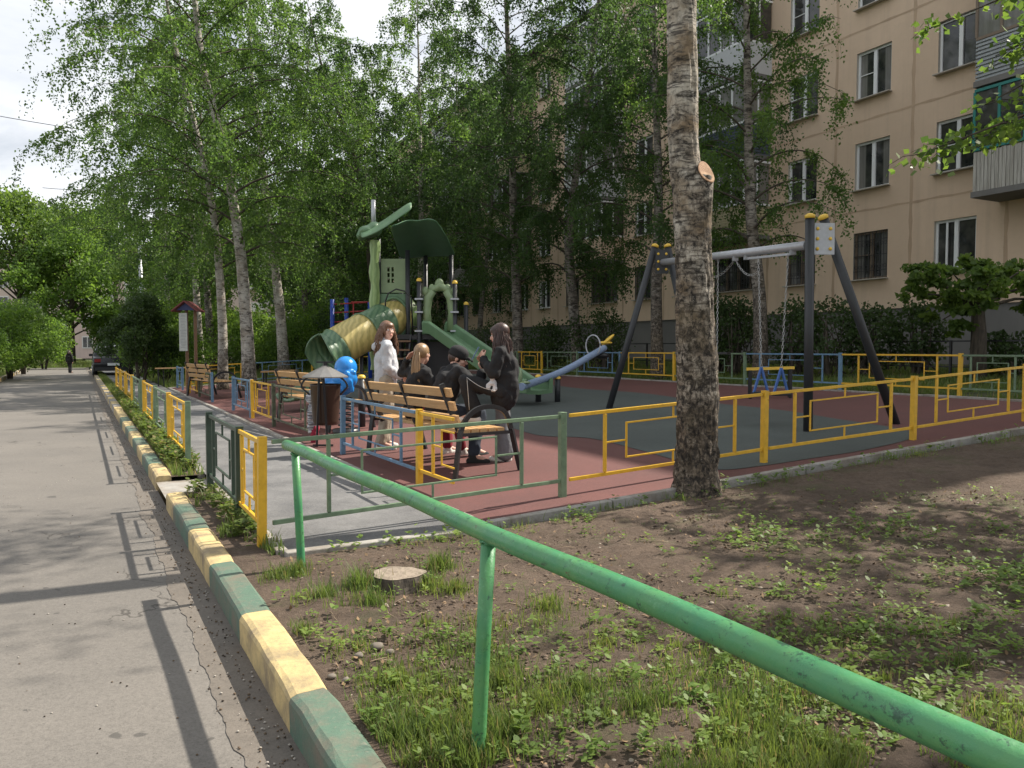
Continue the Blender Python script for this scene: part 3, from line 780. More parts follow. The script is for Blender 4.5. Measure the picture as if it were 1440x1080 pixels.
def birch(label, path, r0, cz0, rad, nb, nleaf, lsize, seed, leaf='birch_leaf', bk='bark', hang=1.2, barkscale=1.0, droop=.8, group=None, detail=False, skip=None, lowdark=1.6, kind='birch_tree'):
    rr = random.Random(seed)
    path = smoothpath([Vector(p) for p in path], 8); base = path[0].copy()
    th = thing(kind, label, 'tree', base, 0, group)
    H = path[-1].z-base.z
    mb = MB(); lb = MB(); rs = [r0*(1-.93*((p.z-base.z)/H)**.9)*(1+.35*math.exp(-(p.z-base.z)/.35)) for p in path]
    mb.tube(path, rs, 14)
    L = []
    for i in range(nb):
        f = (i+rr.random())/nb; z = cz0+(path[-1].z-cz0)*f
        p = interp(path, z); az = i*2.399+rr.uniform(-.5, .5)
        if skip and skip(az, z): continue
        prof = (1-.75*f**1.5)*(.75+.5*min(1, f*4)) ; ln = rad*prof*rr.uniform(.7, 1.15)
        o = Vector((math.cos(az), math.sin(az), 0)); r_b = max(.010, r0*.2*(1-f*.75))
        P = []; sw = rr.uniform(-.5, .5)
        for k in range(9):
            s = k/8; a2 = az+sw*s; oo = Vector((math.cos(a2), math.sin(a2), 0))
            P.append(p+oo*ln*s+Vector((0, 0, ln*(.75*s-droop*s*s))))
        lb.tube(P, [r_b*(1-.9*k/8) for k in range(9)], 5, cap=False)
        nt2 = max(3, int(ln*6))
        for j in range(nt2):
            s = rr.uniform(.18, 1.0); k = min(7, int(s*8)); q = P[k].lerp(P[k+1], s*8-k)
            tl = hang*rr.uniform(.35, 1.1)*(.5+.5*s)
            ta = rr.uniform(0, 2*PI); td = Vector((math.cos(ta)*.45, math.sin(ta)*.45, -.15))
            m = 5; Q = []
            for e in range(m+1):
                x = e/m; Q.append(q+td*tl*x*(1-.35*x)*1.6+Vector((0, 0, -tl*x*x*.9)))
            if detail or j % 3 == 0: lb.tube(Q, [.006, .005, .004, .003, .003, .002], 3, cap=False)
            L.append((Q, tl))
    tot = sum(t for _, t in L); C = []
    for Q, t in L:
        c = max(1, int(nleaf*t/tot+rr.random()))
        for _ in range(c):
            x = rr.random()*5; k = min(4, int(x)); q = Q[k].lerp(Q[k+1], x-k); s = .05+.035*x/5
            C.append((q.x+rr.gauss(0, s), q.y+rr.gauss(0, s), q.z+rr.gauss(0, s)))
    tr = mb.build('trunk', M[bk], th); sethgt(tr, 0, 1/lowdark); lb.build('limbs', M['dbark'], th)
    leafmesh('crown', C, lsize, M[leaf], th, base, .8)
    return th
def up_path(u, v, Y, pts, Hh):
    "trunk base seen at (u,v), then further picture points all at depth Y, extrapolated to height Hh"
    b = at(u, v, Y); b.z = gz(b.x, b.y)-.05
    P = [b]
    for (a, c) in pts: P.append(at(a, c, Y))
    d = (P[-1]-P[-2]); d = d/d.z; d.x *= .6; d.y *= .6
    while P[-1].z < Hh-2.5: P.append(P[-1]+d*2.5+Vector((R.uniform(-.15, .15), R.uniform(-.15, .15), 0)))
    return P
GT = 'birches growing around the playground'
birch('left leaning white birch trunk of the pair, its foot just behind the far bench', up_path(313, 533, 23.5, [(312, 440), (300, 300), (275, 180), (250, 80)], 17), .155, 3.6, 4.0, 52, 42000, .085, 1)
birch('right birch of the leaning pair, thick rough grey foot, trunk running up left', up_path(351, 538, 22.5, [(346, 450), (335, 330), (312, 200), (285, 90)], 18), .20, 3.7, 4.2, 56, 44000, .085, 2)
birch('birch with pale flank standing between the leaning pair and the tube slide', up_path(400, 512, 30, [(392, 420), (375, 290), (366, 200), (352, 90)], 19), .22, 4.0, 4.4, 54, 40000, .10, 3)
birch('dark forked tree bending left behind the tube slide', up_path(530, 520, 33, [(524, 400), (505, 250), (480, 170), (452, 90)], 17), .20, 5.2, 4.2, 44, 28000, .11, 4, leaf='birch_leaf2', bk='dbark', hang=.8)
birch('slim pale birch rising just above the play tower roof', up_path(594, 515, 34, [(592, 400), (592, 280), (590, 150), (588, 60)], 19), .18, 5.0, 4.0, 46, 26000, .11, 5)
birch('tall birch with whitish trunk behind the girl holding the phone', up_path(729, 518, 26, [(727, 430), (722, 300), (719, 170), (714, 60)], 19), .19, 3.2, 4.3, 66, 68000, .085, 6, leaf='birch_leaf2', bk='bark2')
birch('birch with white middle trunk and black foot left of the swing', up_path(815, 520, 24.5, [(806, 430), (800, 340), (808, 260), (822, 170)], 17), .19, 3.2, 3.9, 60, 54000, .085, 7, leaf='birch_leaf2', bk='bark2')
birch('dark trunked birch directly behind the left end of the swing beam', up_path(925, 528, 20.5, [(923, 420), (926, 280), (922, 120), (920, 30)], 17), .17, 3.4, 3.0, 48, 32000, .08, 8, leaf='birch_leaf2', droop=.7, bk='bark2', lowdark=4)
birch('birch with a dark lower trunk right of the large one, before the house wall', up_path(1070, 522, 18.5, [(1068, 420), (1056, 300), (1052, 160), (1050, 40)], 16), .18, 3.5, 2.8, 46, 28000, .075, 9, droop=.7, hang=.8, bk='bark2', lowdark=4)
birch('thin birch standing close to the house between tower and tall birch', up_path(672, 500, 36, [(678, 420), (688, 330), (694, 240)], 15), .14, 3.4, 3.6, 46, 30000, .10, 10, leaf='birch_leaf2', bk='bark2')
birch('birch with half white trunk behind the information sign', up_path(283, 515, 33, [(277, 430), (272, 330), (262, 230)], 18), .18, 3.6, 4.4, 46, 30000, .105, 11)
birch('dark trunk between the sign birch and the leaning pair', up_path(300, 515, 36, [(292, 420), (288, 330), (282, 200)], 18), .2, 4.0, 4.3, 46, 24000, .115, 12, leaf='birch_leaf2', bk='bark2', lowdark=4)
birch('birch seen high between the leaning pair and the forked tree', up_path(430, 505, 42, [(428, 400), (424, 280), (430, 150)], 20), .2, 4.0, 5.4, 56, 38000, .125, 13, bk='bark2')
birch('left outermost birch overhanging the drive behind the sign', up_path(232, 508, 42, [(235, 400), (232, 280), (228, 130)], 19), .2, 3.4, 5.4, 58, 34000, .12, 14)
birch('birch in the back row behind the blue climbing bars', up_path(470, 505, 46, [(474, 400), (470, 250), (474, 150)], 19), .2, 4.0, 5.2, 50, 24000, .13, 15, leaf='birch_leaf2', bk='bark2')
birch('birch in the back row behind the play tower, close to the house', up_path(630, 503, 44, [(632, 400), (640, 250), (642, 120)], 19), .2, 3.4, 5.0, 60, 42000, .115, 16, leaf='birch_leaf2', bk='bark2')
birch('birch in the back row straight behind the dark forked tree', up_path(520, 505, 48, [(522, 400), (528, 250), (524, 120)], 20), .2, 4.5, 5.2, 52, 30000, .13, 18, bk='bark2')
# --- the large foreground birch with its sawn second stem
def bigbirch():
    cp = [(980,700),(980,640),(981,560),(979,500),(977,430),(973,360),(970,300),(964,240),(961,200),(960,120),(959,60),(958,0)]
    Y = 6.55; b0 = at(980, 698, Y); b0.z = gz(b0.x, b0.y)-.06
    P = [b0]+[at(u, v, Y) for u, v in cp[1:]]
    wid = [60, 54, 55, 53, 50, 46, 43, 41, 40, 41, 40, 39]
    top = P[-1]; 
    for k in range(1, 7): P.append(top+Vector((-.03*k, .05*k, 1.9*k)))
    wid += [38, 33, 27, 20, 13, 5]
    Ps = smoothpath(P, 10); n = len(P)-1
    rs = []
    for i in range(len(Ps)):
        k = min(n-1, i//10); s = i/10-k; rs.append((wid[k]*(1-s)+wid[k+1]*s)/2*Y/F)
    th = thing('large_birch_tree', 'large birch trunk in the foreground with rough black bark and a sawn off side stem', 'tree', (b0.x, b0.y, gz(b0.x, b0.y)))
    def dis(q, a):
        h = q.z-b0.z; v = Vector((math.cos(a)*1.2, math.sin(a)*1.2, h*.7)); amt = .012+.02*max(0, 1-h/2.2)
        d_ = noise.fractal(v*4, 1, 2, 4)*amt+noise.fractal(Vector((math.cos(a)*7, math.sin(a)*7, h*9)), 1, 2, 3)*amt*.55
        if h < .35: d_ += .05*(1-h/.35)**2*(1+.7*math.sin(a*5+1))
        return d_
    mb = MB()
    # resample finely
    fine = []; fr = []
    for i in range(len(Ps)-1):
        m = max(1, int((Ps[i+1]-Ps[i]).length/.022)) if Ps[i].z < 4.3 else 3
        for k in range(m): fine.append(Ps[i].lerp(Ps[i+1], k/m)); fr.append(rs[i]*(1-k/m)+rs[i+1]*k/m)
    mb.tube(fine, fr, 72, dis=dis)
    # swelling on the right flank
    tr = mb.build('trunk', M['bark3'], th); sethgt(tr, 0, 1/4.2)
    mb = MB(); c = at(985, 250, Y-.06); S = [at(992, 470, Y), at(990, 420, Y-.01), at(984, 360, Y-.03), at(982, 310, Y-.05), at(984, 275, Y-.07), c]
    Sf = smoothpath(S, 14)
    rs2 = [.055+.045*min(1, i/30) for i in range(len(Sf))]
    mb.tube(Sf, rs2, 40, dis=dis)
    st = mb.build('sawn_stem', M['bark3'], th); sethgt(st, 0, 1/6.0)
    # cut face, tilted toward the right and the camera
    m, nt, b = newmat('cut_wood'); v = coords(nt); 
    wv = N(nt, 'ShaderNodeTexWave', wave_type='RINGS', rings_direction='SPHERICAL'); wv.inputs['Scale'].default_value = 22; wv.inputs['Distortion'].default_value = 2; nt.links.new(v, wv.inputs['Vector'])
    cc = mix(nt, wv.outputs['Fac'], (.36, .20, .10), (.22, .11, .055)); cc = mix(nt, ramp(nt, noi(nt, v, 14, 8, .75), [(.45, 0), (.65, .8)]), cc, (.55, .36, .20)); cc = mix(nt, ramp(nt, noi(nt, v, 25, 8, .8), [(.56, 0), (.68, .8)]), cc, (.14, .075, .04))
    nt.links.new(cc, b.inputs['Base Color']); b.inputs['Roughness'].default_value = .8
    nrm = Vector((.42, -.78, .46)).normalized(); x = nrm.cross(Vector((0,0,1))).normalized(); y = nrm.cross(x)
    mm = MB(); n = 28; ring = []
    for r_, d_ in ((1.02, -.06), (1.0, 0.0), (.9, .003), (0.0001, -.002)):
        for k in range(n):
            a = 2*PI*k/n; rr_ = r_*(1+.06*math.sin(3*a+1)); ring.append(x*math.cos(a)*.074*rr_+y*math.sin(a)*.104*rr_+nrm*d_)
    fq = lambda j: [(j*n+k, j*n+(k+1) % n, (j+1)*n+(k+1) % n, (j+1)*n+k) for k in range(n)]
    mm.add(ring, fq(0), 1, True); mm.add(ring, fq(1)+fq(2), 0, False); 
    cf = bpy.data.objects.new('cut_face', mm.mesh('cut_face', [m, M['bark3']])); COL.objects.link(cf); cf.parent = st; cf.location = c-Vector(th.location)+nrm*.075
    # high crown
    rr = random.Random(77); C = []; mb = MB()
    for i in range(42):
        f = (i+rr.random())/42; z = 7.6+9.0*f; p = interp(fine, min(z, fine[-1].z-.1)); az = i*2.4; ln = 3.3*(1-.6*f)*rr.uniform(.7, 1.1); Q = []
        for k in range(8):
            s = k/7; Q.append(p+Vector((math.cos(az)*ln*s, math.sin(az)*ln*s, ln*(.8*s-.75*s*s))))
        mb.tube(Q, [.05*(1-.9*k/7)*(1-.5*f) for k in range(8)], 5, cap=False)
        for _ in range(int(ln*150)):
            s = rr.uniform(.2, 1)*7; k = min(6, int(s)); q = Q[k].lerp(Q[k+1], s-k); h = abs(rr.gauss(0, .5))
            C.append((q.x+rr.gauss(0, .28), q.y+rr.gauss(0, .28), q.z-h))
    for i, (z0, l, az) in enumerate([(5.3, 3.2, 2.0), (5.6, 3.6, 2.35), (6.0, 3.4, 1.75), (6.6, 3.8, 2.1), (7.0, 3.0, 2.6), (7.3, 3.4, 1.5), (5.9, 2.8, 2.75), (6.2, 4.2, 1.0), (6.6, 4.4, .75), (7.0, 4.4, 1.25), (7.3, 4.8, .95), (7.8, 4.0, .6), (8.2, 4.6, 1.1)]):  # unseen limbs above the view, added to throw dappled shade on road and playground
        p = interp(fine, z0); Q = [p+Vector((math.cos(az)*l*k/7, math.sin(az)*l*k/7, l*(.62*k/7-.12*(k/7)**2))) for k in range(8)]
        mb.tube(Q, [.045*(1-.9*k/7) for k in range(8)], 6, cap=False)
        for _ in range(900 if i < 7 else 650):
            s = rr.uniform(.25, 1)*7; k = min(6, int(s)); q = Q[k].lerp(Q[k+1], s-k); C.append((q.x+rr.gauss(0, .3), q.y+rr.gauss(0, .3), q.z+abs(rr.gauss(0, .25))-.05))
    br = mb.build('limbs', M['dbark'], th)
    leafmesh('crown', C, .09, M['birch_leaf'], th, th.location, .8)
bigbirch()

def blobcloud(cs, n, edge=.75):
    "leaf positions in a set of lumps ((x,y,z),(rx,ry,rz))"
    out = []; vol = [c[1][0]*c[1][1]*c[1][2] for c in cs]; s = sum(v**.67 for v in vol)
    for (c, r), v in zip(cs, vol):
        m = int(n*v**.67/s); d = nprng.normal(size=(m, 3)); d /= np.linalg.norm(d, axis=1)[:, None]
        rad = edge+(1.12-edge)*nprng.random(m)**1.0; rad *= 1+.12*np.sin(d[:, 0]*9+d[:, 2]*7)*np.sin(d[:, 1]*8)
        out.append(np.asarray(c)+d*np.asarray(r)*rad[:, None])
    return np.concatenate(out)
def broadleaf(label, name, base, H, rad, nleaf, lsize, seed, leaf='maple_leaf', trunk_h=2.5, r0=.18, nl=26, flat=.7, cat='tree', stems=1, group=None, up=0.0):
    rr = random.Random(seed); base = Vector(base); th = thing(name, label, cat, base, 0, group); mb = MB(); cs = []
    for i in range(nl):
        f = (i+.5)/nl; z = trunk_h+(H-trunk_h)*f; az = i*2.4+rr.random(); pr = math.sin(PI*(.18+.78*f))**.7
        d = rad*pr*rr.uniform(.35, .95); c = base+Vector((math.cos(az)*d, math.sin(az)*d, z)); s = rad*rr.uniform(.22, .40)
        cs.append((c, (s, s, s*flat)))
        sb = base+Vector((rr.uniform(-.1, .1)*stems, rr.uniform(-.1, .1)*stems, max(.05, trunk_h*.8*(f*.8+.2)) if stems > 1 else trunk_h*(.72+.2*f)+(H-trunk_h)*.45*f))
        mid = sb.lerp(c, .5)+Vector((0, 0, .15*rad*.3)); mb.tube([sb, mid, c], [r0*.35, r0*.2, .01], 5, cap=False)
    for k in range(stems):
        o = Vector((rr.uniform(-.25, .25), rr.uniform(-.25, .25), 0))*(stems > 1)
        mb.tube([base+o*.4-Vector((0,0,.1)), base+o*.8+Vector((0, 0, trunk_h*.5)), base+o+Vector((0, 0, trunk_h)), base+o*1.2+Vector((0, 0, H*.8))], [r0*1.2, r0, r0*.8, r0*.2], 9)
    mb.build('trunk', M['dbark'], th)
    leafmesh('crown', blobcloud([(tuple(c), r) for c, r in cs], nleaf, .45), lsize, M[leaf], th, base, .2, .8, up)
    return th
def G(x, y): return Vector((x, y, gz(x, y)))
GFAR = 'trees at the end of the drive'
# far left group : (u, Y, H, rad)
broadleaf('leftmost tall bright maple at the end of the drive', 'maple_tree', G(-38.5, 62), 13.0, 4.6, 16000, .24, 21, trunk_h=6.5, r0=.25, nl=34, group=GFAR)
broadleaf('tall maple left of the drive, second from the left edge', 'maple_tree', G(-39, 70), 13.2, 4.4, 13000, .26, 22, trunk_h=7, r0=.25, nl=32, group=GFAR)
broadleaf('round dark maple standing over the walking person', 'maple_tree', G(-34.5, 62), 10.5, 4.0, 14000, .24, 23, leaf='bush_leaf', trunk_h=3.0, r0=.22, group=GFAR)
broadleaf('feathery grey green tree poking highest behind the maples', 'maple_tree', G(-40, 80), 15.5, 3.6, 9000, .26, 24, trunk_h=8, r0=.2, group=GFAR)
broadleaf('maple behind the parked car at the end of the drive', 'maple_tree', G(-27.5, 66), 11.5, 4.4, 14000, .25, 25, trunk_h=3.2, r0=.22, group=GFAR)
broadleaf('dense tree between the car and the lamp pole', 'maple_tree', G(-31, 78), 14.0, 4.4, 11000, .28, 26, leaf='bush_leaf', trunk_h=6.5, r0=.22, group=GFAR)
broadleaf('low leafy tree beyond the lamp pole', 'maple_tree', G(-23.0, 58), 8.0, 3.2, 9000, .22, 27, trunk_h=2.2, r0=.18, group=GFAR)
broadleaf('pale leafy bush tree standing above the grass at the drive end', 'maple_tree', G(-31.5, 64), 4.6, 2.4, 8000, .18, 28, trunk_h=1.0, r0=.14, group=GFAR)
broadleaf('tree filling the gap behind the sign birches', 'maple_tree', G(-17, 70), 15, 6, 14000, .3, 29, leaf='bush_leaf', trunk_h=3, r0=.25, nl=36, group=GFAR)
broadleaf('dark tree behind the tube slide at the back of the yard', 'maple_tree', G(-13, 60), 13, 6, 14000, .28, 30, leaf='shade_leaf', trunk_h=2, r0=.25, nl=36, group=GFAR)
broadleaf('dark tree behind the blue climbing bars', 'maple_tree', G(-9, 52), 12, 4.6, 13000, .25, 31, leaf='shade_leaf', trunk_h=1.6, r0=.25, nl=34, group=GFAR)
GB_ = 'bushes along the drive and the yard'
def bush(label, x, y, H, rad, n, ls, seed, leaf='bush_leaf', name='bush', fl=.8):
    return broadleaf(label, name, G(x, y), H, rad, n, ls, seed, leaf, trunk_h=.25*H, r0=.05, nl=20, flat=fl, cat='bush', stems=4, group=GB_)
bush('bright rounded bush at the left edge beside the drive', -23.2, 36.5, 3.2, 2.3, 13000, .11, 41)
bush('dark cone shaped bush at the end of the left hedge', -26.6, 43, 3.7, 1.7, 10000, .12, 42, 'shade_leaf')
bush('bush nearest the left edge at the foot of the hedge', -22.3, 33.6, 2.1, 1.4, 7000, .09, 43)
bush('light green sprawling bush behind the left hedge', -32.0, 54, 3.0, 2.2, 7000, .15, 44)
bush('large dark bush beside the parked car and the fence', -14.0, 29.8, 3.1, 1.5, 14000, .09, 45, 'shade_leaf')
bush('wide leafy bush between the car and the lamp pole', -16.8, 37.5, 3.2, 2.4, 12000, .11, 46)
bush('sunlit bush right of the lamp pole behind the path end', -13.8, 31.5, 2.0, 1.8, 10000, .09, 47)
bush('sunlit bush behind the information sign', -13.8, 37.5, 2.8, 2.2, 10000, .11, 48)
bush('bright bush seen between the sign and the leaning birches', -11.8, 36, 2.5, 1.8, 9000, .1, 49)
bush('bush behind the feet of the leaning birches', -9.8, 35, 2.3, 1.8, 8000, .1, 50)
bush('bush with light leaves behind the pale flanked birch', -9.0, 38, 2.8, 1.9, 8000, .11, 51)
bush('dark bush left of the tube slide', -6.8, 36, 2.9, 2.2, 9000, .11, 52, 'shade_leaf')
bush('dark bush behind the tube slide', -4.2, 33.5, 2.6, 2.0, 8000, .1, 53, 'shade_leaf')
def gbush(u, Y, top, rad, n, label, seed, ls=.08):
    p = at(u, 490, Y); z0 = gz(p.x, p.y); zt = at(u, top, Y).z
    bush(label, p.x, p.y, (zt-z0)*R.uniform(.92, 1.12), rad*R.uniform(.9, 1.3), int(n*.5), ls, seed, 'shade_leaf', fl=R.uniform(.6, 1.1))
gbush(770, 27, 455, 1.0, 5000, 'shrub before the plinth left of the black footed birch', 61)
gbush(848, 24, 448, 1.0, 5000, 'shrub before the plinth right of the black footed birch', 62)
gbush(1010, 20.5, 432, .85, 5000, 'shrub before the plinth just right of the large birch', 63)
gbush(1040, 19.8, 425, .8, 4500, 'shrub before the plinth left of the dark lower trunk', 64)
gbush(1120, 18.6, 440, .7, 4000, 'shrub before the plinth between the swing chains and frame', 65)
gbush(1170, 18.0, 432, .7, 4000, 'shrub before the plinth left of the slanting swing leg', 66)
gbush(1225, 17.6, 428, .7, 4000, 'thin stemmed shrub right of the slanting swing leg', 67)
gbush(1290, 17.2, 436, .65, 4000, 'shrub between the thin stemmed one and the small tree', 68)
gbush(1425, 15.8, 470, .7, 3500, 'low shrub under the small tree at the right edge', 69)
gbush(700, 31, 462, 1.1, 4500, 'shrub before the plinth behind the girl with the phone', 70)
# small umbrella shaped tree in front of the house
def umbrella_tree():
    Y = 15.6; b = at(1376, 490, Y); b.z = gz(b.x, b.y); th = thing('small_maple_tree', 'small dark tree with flat layered crown before the house plinth', 'tree', b); mb = MB()
    tp = at(1374, 400, Y); mb.tube([b-Vector((0,0,.1)), b.lerp(tp, .5)+Vector((.03,0,0)), tp], [.17, .14, .09], 10); cs = []
    for (u, v, dy, rx, rz) in [(1300,392,0,.5,.13),(1340,385,-.6,.6,.14),(1375,372,.2,.5,.13),(1410,385,.4,.55,.14),(1440,378,0,.5,.14),(1330,410,.5,.5,.15),(1370,405,-.7,.6,.15),(1420,410,-.5,.6,.15),(1460,400,.3,.6,.15),(1290,412,.2,.25,.1),(1345,432,0,.6,.14),(1325,450,.3,.45,.13),(1395,392,-.9,.5,.12),(1480,420,0,.5,.15)]:
        c = at(u, v, Y+dy); cs.append((tuple(c), (rx, rx, rz))); mb.tube([b.lerp(tp, .75), (b.lerp(tp, .9)).lerp(c, .5)-Vector((0,0,.05)), c], [.05, .03, .008], 6, cap=False)
    mb.build('trunk', M['dbark'], th); cs2 = []
    for c, r in cs:
        for _ in range(5): cs2.append(((c[0]+R.gauss(0, r[0]*.6), c[1]+R.gauss(0, r[0]*.6), c[2]+R.gauss(0, r[2]*1.25)-.05*abs(R.gauss(0, 1))), (r[0]*R.uniform(.25, .5), r[0]*R.uniform(.25, .5), r[2]*R.uniform(.3, .6))))
    leafmesh('crown', blobcloud(cs2, 6500, .05), .115, M['maple_leaf'], th, b, .3, .85, .8)
umbrella_tree()
# maple outside the right edge whose branches reach in
def near_maple():
    b = G(8.7, 5.2); th = thing('leafy_tree', 'tree beyond the right edge whose bright leafy branches hang into the top right corner', 'tree', b); mb = MB()
    tp = b+Vector((-.2, 0, 7.5)); mb.tube([b-Vector((0,0,.1)), b+Vector((0,.1,3)), tp], [.2, .16, .07], 12); C = []; rr = random.Random(5)
    def branch(p0, p1, r, nl, sp, sag=.25, lsz=0):
        P = [Vector(p0).lerp(Vector(p1), k/8)+Vector((0, 0, sag*math.sin(PI*k/8)-sag*.5*(k/8)**2)) for k in range(9)]
        mb.tube(P, [r*(1-.9*k/8) for k in range(9)], 6, cap=False)
        for i in range(nl//14):
            s = rr.uniform(.2, 1)*8; k = min(7, int(s)); q = P[k].lerp(P[k+1], s-k); l = sp*rr.uniform(.5, 1.2)
            a = rr.uniform(0, 2*PI); e = q+Vector((math.cos(a)*l, math.sin(a)*l, rr.uniform(-.8, .15)*l)); mb.tube([q, q.lerp(e, .5)+Vector((0,0,.04)), e], [.006, .004, .002], 3, cap=False)
            for _ in range(14):
                x = rr.random(); w_ = q.lerp(e, x); C.append((w_.x+rr.gauss(0, .05), w_.y+rr.gauss(0, .05), w_.z+rr.gauss(0, .05)))
    Y = 8.0
    t1 = b+Vector((0, 0, 3.6)); t2 = b+Vector((0, 0, 4.6))
    branch(t1, at(1290, 200, 7.6), .05, 700, .34); branch(t1, at(1350, 185, 8.3), .05, 600, .32); branch(t2, at(1300, 25, 7.8), .04, 380, .28)
    branch(t2, at(1400, 60, 7.7), .05, 700, .38); branch(t2, at(1385, 130, 8.2), .05, 500, .36); branch(t2, at(1430, 20, 8), .05, 500, .4); branch(t1, at(1400, 165, 7.4), .04, 400, .32)
    for i in range(30):
        a = rr.uniform(-2.4, .9); l = rr.uniform(1.5, 3.2); z = rr.uniform(4, 9)
        branch(b+Vector((0, 0, min(z*.75, 7))), b+Vector((math.cos(a)*l, math.sin(a)*l, z)), .04, 420, .5)
    for i in range(9):
        l = rr.uniform(1.5, 2.8); a = rr.uniform(3.4, 5.2); z = rr.uniform(6.8, 8.6)
        branch(b+Vector((0, 0, 6)), b+Vector((math.cos(a)*l, math.sin(a)*l, z)), .04, 420, .5)
    for i in range(16):  # unseen branches, added to shade the near soil and grass
        a = rr.uniform(2.5, 3.75); l = rr.uniform(1.8, 3.7); z = rr.uniform(5.4, 7.6); branch(b+Vector((0, 0, 4.8)), b+Vector((math.cos(a)*l, math.sin(a)*l, z)), .04, 380, .5)
    mb.build('trunk', M['dbark'], th); leafmesh('crown', C, .085, M['maple_leaf'], th, b, .5, .8, 1.0)
near_maple()

# ---- ground cover
def grassblades(name, pts, h, wd, mat):
    "each blade: two-segment bent strip"
    pts = np.asarray(pts); n = len(pts); a = nprng.uniform(0, 2*PI, n); hh = h*nprng.uniform(.45, 1.3, n); b = hh*nprng.uniform(.1, .7, n)
    if pts.shape[1] > 3: hh *= pts[:, 3]; b *= pts[:, 3]
    dx = np.cos(a); dy = np.sin(a); w_ = wd*nprng.uniform(.6, 1.2, n); P = pts[:, :3]
    V = np.empty((n, 5, 3))
    side = np.stack([-dy, dx, 0*dx], 1)*w_[:, None]/2; out = np.stack([dx, dy, 0*dx], 1); z = np.array([0, 0, 1.0])
    V[:, 0] = P-side; V[:, 1] = P+side; m = P+out*b[:, None]*.35+z*hh[:, None]*.6
    V[:, 2] = m+side*.75; V[:, 3] = m-side*.75; V[:, 4] = P+out*b[:, None]+z*hh[:, None]
    me = bpy.data.meshes.new(name); me.vertices.add(5*n); me.vertices.foreach_set('co', V.ravel())
    idx = np.arange(n)[:, None]*5+np.array([0, 1, 2, 3, 3, 2, 4])
    me.loops.add(7*n); me.loops.foreach_set('vertex_index', idx.ravel().astype(np.int32))
    me.polygons.add(2*n); ls = np.empty((n, 2), dtype=np.int32); ls[:, 0] = np.arange(n)*7; ls[:, 1] = ls[:, 0]+4
    me.polygons.foreach_set('loop_start', ls.ravel())
    try: me.polygons.foreach_set('loop_total', np.tile(np.array([4, 3], dtype=np.int32), n))
    except Exception: pass
    at_ = me.attributes.new('rnd', 'FLOAT', 'POINT'); at_.data.foreach_set('value', np.repeat(nprng.random(n), 5).astype(np.float32))
    me.materials.append(mat); me.update(calc_edges=True); me.validate()
    o = bpy.data.objects.new(name, me); COL.objects.link(o); o['kind'] = 'stuff'; return o
def nz(x, y, s, k=0): return noise.fractal(Vector((x*s, y*s, k)), 1, 2, 4)
G1 = []; rr = random.Random(9)
def tuft(u, v, r, n, h=1.0):
    c = gp(u, v)
    for _ in range(n):
        a = rr.uniform(0, 2*PI); d = abs(rr.gauss(0, r*.55)); x = c.x+math.cos(a)*d; y = c.y+math.sin(a)*d
        if wof(x, y) > .83: G1.append((x, y, gz(x, y)-.005, h*rr.uniform(.5, 1.1)))
# lawn-like area low in the picture
for _ in range(100000):
    v = rr.uniform(800, 1120); u = rr.uniform(380, 1500); p = gp(u, v)
    dens = max(0, min(1, (v-830-(u-560)*.0)/170))
    if u > 900: dens = max(0, min(1, (v-845-(u-900)*.05)/150))*.8
    if u < 640: dens *= .8
    k = nz(p.x, p.y, 1.8, 1)+.55*nz(p.x, p.y, 6, 4)
    if rr.random() < dens*max(0, min(1, .22+k*2.4)) and wof(p.x, p.y) > .84: G1.append((p.x, p.y, p.z-.004, rr.uniform(.25, .8)*(.5+.5*dens)*(.6+.8*max(0, min(1, .5+k)))))
tuft(395, 812, .16, 500, .9); tuft(420, 805, .10, 300, 1.0); tuft(455, 845, .15, 500, 1.2); tuft(505, 830, .12, 450, 1.6); tuft(520, 850, .12, 300, 1.1)
tuft(618, 800, .12, 450, 1.3); tuft(600, 825, .14, 400, .9); tuft(640, 830, .14, 350, .8); tuft(768, 860, .14, 350, 1.0); tuft(560, 960, .25, 700, .8); tuft(425, 890, .10, 180, .8)
for (u, v) in [(700, 960), (760, 1000), (820, 980), (900, 1000), (700, 1040), (620, 1040), (560, 1040)]: tuft(u, v, .2, 600, 1.0)
for _ in range(26): tuft(rr.uniform(480, 1440), rr.uniform(830, 960), .09, 60, .7)
# along the edge of the playground
for _ in range(60):
    w_ = rr.uniform(1.3, 12); c = W(4.88+rr.gauss(0, .06), w_)
    for _ in range(26): G1.append((c.x+rr.gauss(0, .06), c.y+rr.gauss(0, .05), gz(c.x, c.y), rr.uniform(.3, .9)))
grassblades('grass', G1, .085, .005, M['grass'])
# verge grass
G2 = []
for _ in range(26000):
    t = rr.uniform(8.6, 48) if rr.random() > .12 else rr.uniform(5.0, 7.6); w_ = rr.uniform(.82, 1.12)
    if t < 8.9: 
        if nz(t*2, w_*2, 2, 9) < .22: continue
    p = W(t, w_); G2.append((p.x, p.y, p.z, rr.uniform(.3, 1.0)))
grassblades('verge_grass', G2, .12, .010, M['grass'])
G3 = []
for _ in range(90000):
    w_ = rr.uniform(12.5, 18.5); t = rr.uniform(3, 32)
    if nz(t, w_, .6, 3) > -.25: p = W(t, w_); G3.append((p.x, p.y, p.z-.01, rr.uniform(.5, 1.2)))
for _ in range(40000):
    t = rr.uniform(20, 75); w_ = rr.uniform(-9, -3.2); p = W(t, w_); G3.append((p.x, p.y, -.08, rr.uniform(.8, 2)))
for _ in range(30000):
    t = rr.uniform(66.5, 82); w_ = rr.uniform(-8, 5); p = W(t, w_); G3.append((p.x, p.y, -.1, rr.uniform(1.5, 3)))
